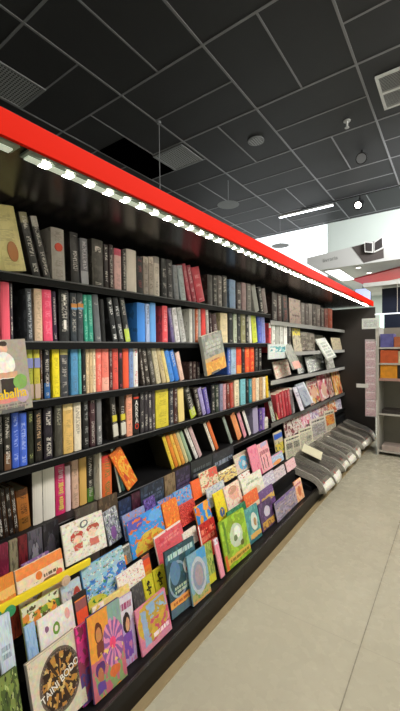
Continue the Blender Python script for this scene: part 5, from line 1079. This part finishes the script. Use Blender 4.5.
# ---------------------------------------------------------------- room shell
def floor_material():
    m = bpy.data.materials.new('polished_stone_tiles'); t = NT(m)
    tc = t.n('ShaderNodeTexCoord'); o = tc.outputs['Object']; p = t.xyz(o)
    n1 = t.noise(o, 1.3, 4, .55)[0]; n2 = t.noise(o, 14, 3)[0]
    c = t.mix(n1, hx('a39e8c'), hx('bab6a4')); c = t.mix(t.m('MULTIPLY', n2, .25), c, hx('98927f'))
    jx = t.m('LESS_THAN', t.m('ABSOLUTE', t.m('SUBTRACT', t.m('FRACT', t.m('ADD', t.m('MULTIPLY', p[0], 1/.9), JX)), .5)), .0028)
    jy = t.m('LESS_THAN', t.m('ABSOLUTE', t.m('SUBTRACT', t.m('FRACT', t.m('ADD', t.m('MULTIPLY', p[1], 1/.9), .55)), .5)), .0022)
    c = t.mix(t.m('MULTIPLY', t.m('MAXIMUM', jx, t.m('MULTIPLY', jy, .4)), .8), c, hx('5a5648'))
    t.out(c, t.m('MULTIPLY_ADD', n2, .14, .20), .35); return m
JX = .5 - ((-.362/.9) % 1)
FM = floor_material()
bm = bmesh.new(); box(bm, -6.5, 4.0, -3.0, 13.0, -.1, 0); structure(link('floor', bm, FM))
bm = bmesh.new(); box(bm, -1.019, -.978, -.69, 5.93, 0, .004); structure(link('floor_strip_1', bm, plain('tan_floor_strip', '9c8a68', .5, .3, var=.12)))  # thin tan strip laid on the floor along the kick board
# ceiling: dark panels and a grey grid; every 1.2 m square split in two, alternately along and across
H = 4.46
PAN = plain('dark_ceiling_panel', '38383a', .6, .3, var=.12, scale=2); GRID = plain('ceiling_grid', '848487', .45, .4, var=.06)
bm = bmesh.new(); box(bm, -6.5, 4.0, -3.0, 13.0, H, H+.1, 0)
gx = [-3.29+1.2*i for i in range(-3, 7)]; gy = [1.82+1.198*j for j in range(-4, 10)]
gw = .012; gz = H-.008
for x in gx: box(bm, x-gw, x+gw, -3, 13, gz, H, 1)
for y in gy: box(bm, -6.5, 4, y-gw, y+gw, gz+.001, H, 1)
for i, x in enumerate(gx):
    for j, y in enumerate(gy):
        ii, jj = i-3, j-4
        if (ii+jj) % 2 == 0: box(bm, x+.6-gw*.8, x+.6+gw*.8, y, y+1.198, gz+.002, H, 1)
        else: box(bm, x, x+1.2, y+.599-gw*.8, y+.599+gw*.8, gz+.002, H, 1)
# missing tile: a flat black plate paints the dark of the opening
box(bm, -4.47, -3.91, 3.635, 4.79, gz-.002, H, 2)
structure(link('ceiling', bm, [PAN, GRID, plain('black_void', '020202', .9, 0)]))
WALLD = plain('dark_wall_paint', '3a3a3c', .7, .2, var=.06, scale=1)
bm = bmesh.new(); box(bm, -6.6, -6.5, -3, 13, 0, H); structure(link('wall_left', bm, WALLD))
PALE = plain('pale_green_white_paint', 'ced8d2', .6, .3, var=.03, scale=1)
EY = 9.16
bm = bmesh.new(); box(bm, -2.62, 4.0, EY, EY+.1, 3.02, H); box(bm, -6.5, -2.62, EY, EY+.1, 0, 2.2); structure(link('wall_end', bm, PALE))
bm = bmesh.new(); box(bm, -6.5, -2.62, EY+.02, EY+.06, 2.2, H); structure(link('window_1', bm, glow('bright_window', 'f2fbff', 1.15)))
bm = bmesh.new(); box(bm, 4.0, 4.1, -3, 13, 0, H); structure(link('wall_right', bm, PALE))
bm = bmesh.new(); box(bm, -6.5, 4.0, -3.1, -3.0, 0, H); structure(link('wall_back', bm, PALE))

# bulkhead with open-book emblem
BY = 7.6
BH = plain('pale_grey_bulkhead', 'c3c4c2', .6, .3, var=.04, scale=1)
r = empty('bulkhead_sign', (-1.0, BY, 3.0))
def bpart(name, bm, m):
    bmesh.ops.translate(bm, vec=(1.0, -BY, -3.0), verts=bm.verts[:]); return link(name, tidy(bm), m, r)
bm = bmesh.new(); extrude_poly(bm, [(-2.606, 3.173), (-2.352, 3.01), (1.6, 3.01), (1.6, 3.43), (-1.14, 3.43), (-1.72, 3.38), (-2.606, 3.30)], 'y', BY, EY-.005); box(bm, -2.352, 1.6, EY-.005, 12.6, 3.01, 3.2); bpart('box', bm, BH)
bm = bmesh.new(); extrude_poly(bm, [(-1.70, 3.376), (-1.476, 3.03), (-1.124, 3.07), (-1.14, 3.42)], 'y', BY-.006, BY+.01); bpart('dark_panel', bm, plain('dark_brown_grey_panel', '57504e', .6))
for k in (0, 1):
    pts = ([(-1.462, 3.43), (-1.30, 3.385), (-1.30, 3.185), (-1.452, 3.225)], [(-1.29, 3.385), (-1.128, 3.475), (-1.118, 3.245), (-1.29, 3.185)])[k]
    bm = bmesh.new(); extrude_poly(bm, pts, 'y', BY-.06, BY-.007); bpart('emblem_page', bm, plain('emblem_white', 'e8e8e6', .5))
    cx = sum(p[0] for p in pts)/4; cz = sum(p[1] for p in pts)/4
    bm = bmesh.new(); extrude_poly(bm, [(cx+(p[0]-cx)*.74, cz+(p[1]-cz)*.78) for p in pts], 'y', BY-.066, BY-.055); bpart('emblem_dark_page', bm, plain('emblem_dark', '3c3838', .6))
q = text_part('lettering', 'livraria', .11, plain('faint_grey_letters', '9a9c9a', .6), r, (-2.12+1.0, -.003, 3.20-3.0), (PI/2, 0, 0)); q.rotation_euler = (PI/2, math.radians(-5), 0)
tag(r, 'pale grey hanging bulkhead with a dark slanted panel and open-book emblem', 'sign')
def downlamp(name, pts, z, col, s, label, cat, group=None):
    x0 = min(p[0] for p in pts); x1 = max(p[0] for p in pts); y0 = min(p[1] for p in pts); y1 = max(p[1] for p in pts)
    r = empty(name, ((x0+x1)/2, (y0+y1)/2, z)); cx, cy = (x0+x1)/2, (y0+y1)/2
    bm = bmesh.new(); box(bm, x0-cx-.02, x1-cx+.02, y0-cy-.02, y1-cy+.02, -.012, -.001); link('frame', bm, BH, r)
    bm = bmesh.new(); box(bm, x0-cx, x1-cx, y0-cy, y1-cy, -.02, -.0125); link('diffuser', bm, glow(name+'_glow', col, s), r)
    tag(r, label, cat, group)
downlamp('ceiling_light', [(-2.27, 7.75), (-1.98, 9.12)], 3.01, 'ffffff', 2.2, 'long bright panel lamp under the pale bulkhead', 'lamp')
for i, (x, y) in enumerate(((-1.62, 7.80), (-1.55, 8.5))):
    r = empty('downlight', (x, y, 3.01)); bm = bmesh.new(); tube(bm, (0, 0, -.02), (0, 0, -.001), .06, 18); link('rim', bm, BH, r)
    bm = bmesh.new(); tube(bm, (0, 0, -.024), (0, 0, -.0205), .045, 16); link('lens', bm, glow('downlight_glow', 'fff6ea', 4), r)
    tag(r, ('round downlight near the front edge of the pale bulkhead', 'round downlight deeper under the pale bulkhead')[i], 'lamp')
# room beyond, under the bulkhead
bm = bmesh.new(); extrude_poly(bm, [(-2.03, 9.1), (-.9, 8.3), (1.4, 8.3), (1.4, 9.6), (-1.06, 9.6), (-1.93, 10.2)], 'z', 2.985, 3.009); o = link('red_soffit', tidy(bm), plain('red_soffit_paint', 'd8202a', .5)); tag(o, 'red soffit panel beneath the pale bulkhead', 'panel')
for i, x in enumerate((-1.86, -1.53)):
    downlamp('ceiling_light', [(x, 9.75), (x+.11, 11.3)], 3.01, 'ffffff', 2.2, ('slim white ceiling lamp behind the red soffit, next to the long panel lamp', 'slim white ceiling lamp behind the red soffit, towards the aisle rack')[i], 'lamp', 'slim lamps behind the red soffit')
bm = bmesh.new(); box(bm, -1.55, .9, 7.9, 8.8, 2.60, 2.68); o = link('hanging_soffit', bm, plain('grey_lower_soffit', 'bdbdb8', .6)); tag(o, 'low grey soffit slab hanging above the aisle rack', 'panel')
bm = bmesh.new(); box(bm, -6.5, 4.0, 12.7, 12.8, 0, H); structure(link('wall_far', bm, PALE))
bm = bmesh.new(); box(bm, -1.25, 1.2, 8.2, 8.26, 0, 2.58); o = link('navy_partition', bm, plain('navy_panel', '141a2c', .4)); tag(o, 'dark navy partition behind the aisle rack', 'partition')
r = empty('light_bar', (-.9, 5.9, 1.86)); bm = bmesh.new(); box(bm, -.1, .25, -.02, .02, 0, .02); link('body', bm, METAL, r); bm = bmesh.new(); box(bm, -.09, .24, -.024, -.0205, .002, .018); link('tube', bm, glow('pale_bar_glow', 'cfd8ec', 1.2), r)
bm = bmesh.new(); tube(bm, (.2, 0, .02), (.2, 0, 0.5), .004); link('hanger', bm, METAL, r)
tag(r, 'thin pale light bar above the notice', 'lamp')
bm = bmesh.new(); box(bm, -.905, -.855, 5.75, 5.78, 1.55, 1.86); o = link('lit_column', bm, glow('cyan_glow', '9fe8dc', .9)); tag(o, 'narrow glowing cyan post edge behind the notice', 'sign')
r = empty('hanging_screen', (-2.05, 10.4, 2.78)); bm = bmesh.new(); box(bm, -.2, .2, 0, .04, -.17, .17); link('case', bm, BLACK, r); bm = bmesh.new(); box(bm, -.19, .19, -.006, -.0005, -.16, .16); link('screen', bm, glow('blue_screen_glow', '6a90e8', .8), r)
bm = bmesh.new(); tube(bm, (0, .02, .17), (0, .02, .229), .012); link('mount', bm, BLACK, r)
tag(r, 'small blue lit screen hanging under the pale bulkhead', 'screen')

# ---------------------------------------------------------------- ceiling fittings
def perforated(name):
    m = bpy.data.materials.new(name); t = NT(m); tc = t.n('ShaderNodeTexCoord'); o = tc.outputs['Object']
    f = t.v('FRACTION', t.v('MULTIPLY', o, (28, 28, 0))); d = t.v('LENGTH', t.v('SUBTRACT', f, (.5, .5, 0)))
    t.out(t.mix(t.m('LESS_THAN', d, .32), hx('a4a6a8'), hx('161617')), .5, .4); return m
PERF = perforated('perforated_grey_metal')
def grille(x0, x1, y0, y1, label, m):
    r = empty('ceiling_vent', ((x0+x1)/2, (y0+y1)/2, H)); w, d = (x1-x0)/2, (y1-y0)/2
    bm = bmesh.new()
    for a in ((-w, w, -d, -d+.03), (-w, w, d-.03, d), (-w, -w+.03, -d+.03, d-.03), (w-.03, w, -d+.03, d-.03)): box(bm, a[0], a[1], a[2], a[3], -.022, -.0085)
    link('frame', bm, plain('vent_frame_grey', '8e9092', .5), r)
    bm = bmesh.new(); box(bm, -w+.03, w-.03, -d+.03, d-.03, -.014, -.0085); link('face_plate', bm, m, r)
    tag(r, label, 'vent'); return r
grille(-3.92, -3.34, 4.24, 4.80, 'grey perforated square air vent in the ceiling near the black opening', PERF)
grille(-4.47, -3.91, 1.85, 2.42, 'dark perforated ceiling vent above the red fascia', perforated('perforated_dark_metal') if False else PERF)
r = empty('air_conditioner', (-.45, 4.86, H)); bm = bmesh.new()
for a in ((-.31, .31, -.34, -.31), (-.31, .31, .31, .34), (-.31, -.28, -.31, .31), (.28, .31, -.31, .31), (-.28, .28, -.02, .02)): box(bm, a[0], a[1], a[2], a[3], -.03, -.0085)
link('frame', bm, plain('vent_white', 'dcdcda', .4), r)
for k in range(24):
    if k in (12,): continue
    bm = bmesh.new(); yv = -.30+k*.025; extrude_poly(bm, [(yv, -.024), (yv+.006, -.024), (yv+.018, -.01), (yv+.012, -.01)], 'x', -.28, .28)
    link('slat', tidy(bm), plain('vent_slat', 'd0d0d0', .4), r)
tag(r, 'white slatted air grille in the dark ceiling', 'vent')
x, y = PTS['disc']; r = empty('ceiling_speaker', (x, y, H)); bm = bmesh.new(); tube(bm, (0, 0, -.022), (0, 0, -.0085), .12, 28); link('rim', bm, plain('speaker_rim', '8a8c8e', .5), r)
bm = bmesh.new(); tube(bm, (0, 0, -.027), (0, 0, -.0225), .1, 24); link('grille_cloth', bm, PERF, r); tag(r, 'round grey speaker set in a ceiling panel', 'speaker')
x, y = PTS['sprink']; r = empty('sprinkler', (x, y, H)); bm = bmesh.new(); tube(bm, (0, 0, -.02), (0, 0, -.0085), .045, 16); link('rose', bm, plain('sprinkler_white', 'c8c8c8', .4), r)
bm = bmesh.new(); tube(bm, (0, 0, -.10), (0, 0, -.02), .014, 10); tube(bm, (0, 0, -.105), (0, 0, -.1), .03, 12); link('head', bm, plain('sprinkler_white', 'c8c8c8', .4), r); tag(r, 'small white sprinkler head under the dark ceiling', 'sprinkler')
x, y = PTS['dome']; r = empty('spotlight', (x, y, H)); bm = bmesh.new(); tube(bm, (0, 0, -.06), (0, 0, -.0085), .02, 10); link('stem', bm, BLACK, r)
bm = bmesh.new(); tube(bm, (0, .05, -.10), (.0, -.05, -.15), .07, 16, .085); link('lamp_head', bm, plain('spot_black', '151517', .3), r)
bm = bmesh.new(); tube(bm, (0, -.051, -.151), (0, -.056, -.1535), .07, 16); link('lens', bm, plain('spot_lens', '8a8c90', .1), r); tag(r, 'unlit black spotlight hanging beneath the ceiling', 'spotlight')
x, y = PTS['spot']; r = empty('spotlight', (x, y, H)); bm = bmesh.new(); tube(bm, (0, 0, -.12), (0, 0, -.02), .015, 10); link('stem', bm, BLACK, r)
bm = bmesh.new(); tube(bm, (0, .07, -.14), (-.02, -.07, -.22), .075, 16, .095); link('lamp_head', bm, plain('spot_black', '151517', .3), r)
bm = bmesh.new(); tube(bm, (-.021, -.071, -.221), (-.022, -.078, -.225), .062, 18); link('lens', bm, glow('spot_glow', 'fff8ee', 9), r); tag(r, 'glowing spotlight on the track before the pale end wall', 'spotlight')
bm = bmesh.new(); box(bm, -2.8, .3, 7.80, 7.84, H-.03, H-.0085); o = link('lamp_track', bm, plain('track_black', '101012', .5)); tag(o, 'black lamp track running across the ceiling by the end wall', 'track')
(x0, y0), (x1, y1) = LIN
r = empty('linear_light', ((x0+x1)/2, 7.93, H)); w = (x1-x0)/2
bm = bmesh.new(); box(bm, -w, w, -.04, .04, -.04, -.0085); link('body', bm, METAL, r); bm = bmesh.new(); box(bm, -w+.01, w-.01, -.035, .035, -.048, -.0405); link('tube', bm, glow('linear_glow', 'f4f8ff', 6), r)
tag(r, 'long white linear lamp beneath the ceiling above the bright window', 'lamp')
def cable(name, x, y, z0, z1, disc, label):
    r = empty(name, (x, y, H)); bm = bmesh.new(); tube(bm, (0, 0, z0-H), (0, 0, -.0085), .006, 8); link('cable', bm, plain('grey_cable', '85878a', .5), r)
    if disc:
        bm = bmesh.new(); tube(bm, (0, 0, z0-H-.05), (0, 0, z0-H), .20, 24, .03); link('lamp_shade', bm, plain('grey_shade', '8c9092', .5), r)
    else:
        bm = bmesh.new(); tube(bm, (0, 0, -.04), (0, 0, -.0085), .03, 10); link('ceiling_rose', bm, plain('grey_cable', '85878a', .5), r)
    tag(r, label, 'lamp' if disc else 'cable')
cable('pendant_lamp', PTS['pend'][0], PTS['pend'][1], 3.80, H, True, 'flat grey pendant lamp hanging before the bright window')
cable('pendant_lamp', PTS['pend2'][0], PTS['pend2'][1], 4.06, H, True, 'flat grey pendant lamp hanging above the red fascia')
cable('suspension_cable', PTS['wire'][0], PTS['wire'][1], 1.9, H, False, 'thin steel cable hanging from the ceiling behind the canopy')

# ---------------------------------------------------------------- lights
def area(name, loc, rot, sx, sy, e, col=(1, 1, 1)):
    l = bpy.data.lights.new(name, 'AREA'); l.shape = 'RECTANGLE'; l.size = sx; l.size_y = sy; l.energy = e; l.color = col
    o = bpy.data.objects.new(name, l); COL.objects.link(o); o.location = loc; o.rotation_euler = rot; return o
WARM = (1, .945, .86)
area('aisle_lamp', (1.3, 2.0, 4.35), (0, math.radians(28), 0), 1.0, 2.4, 185, WARM)
area('aisle_lamp', (1.6, 4.6, 4.35), (0, math.radians(28), 0), 1.0, 2.4, 180, WARM)
area('aisle_lamp', (1.0, -1.6, 4.35), (math.radians(-20), math.radians(20), 0), 1.2, 1.2, 95, WARM)
area('fill_light', (1.2, 6.4, 4.0), (math.radians(75), 0, math.radians(35)), 1.5, .6, 240, (1, 1, 1))  # added fill light, out of view, brightens the end wall
area('fill_light', (.6, 10.5, 2.95), (0, 0, 0), 2.0, 2.5, 480, (1, 1, 1))  # added fill light hidden behind the partition, lifts the bulkhead underside by bounce
w = bpy.data.worlds.new('room_air'); scn.world = w; w.use_nodes = True
w.node_tree.nodes['Background'].inputs[0].default_value = (.9, .95, 1, 1); w.node_tree.nodes['Background'].inputs[1].default_value = .3

# ---------------------------------------------------------------- camera
cd = bpy.data.cameras.new('camera'); cam = bpy.data.objects.new('camera', cd); COL.objects.link(cam); scn.camera = cam
cd.sensor_fit = 'HORIZONTAL'; cd.sensor_width = 36; cd.lens = CAM['f']/400*36; cd.clip_start = .02
R, U, F = (Vector(CAM[k]) for k in 'RUF')
cam.matrix_world = Matrix(((R.x, U.x, -F.x, 0), (R.y, U.y, -F.y, 0), (R.z, U.z, -F.z, 1.4), (0, 0, 0, 1)))
vs = scn.view_settings; vs.view_transform = 'Standard'; vs.look = 'None'; vs.exposure = 0; vs.gamma = 1; vs.use_curve_mapping = False
for lab, names in LABELS.items():
    n = len(lab.split())
    if len(names) > 1 or not 4 <= n <= 16: print('LABEL?', n, lab, names)
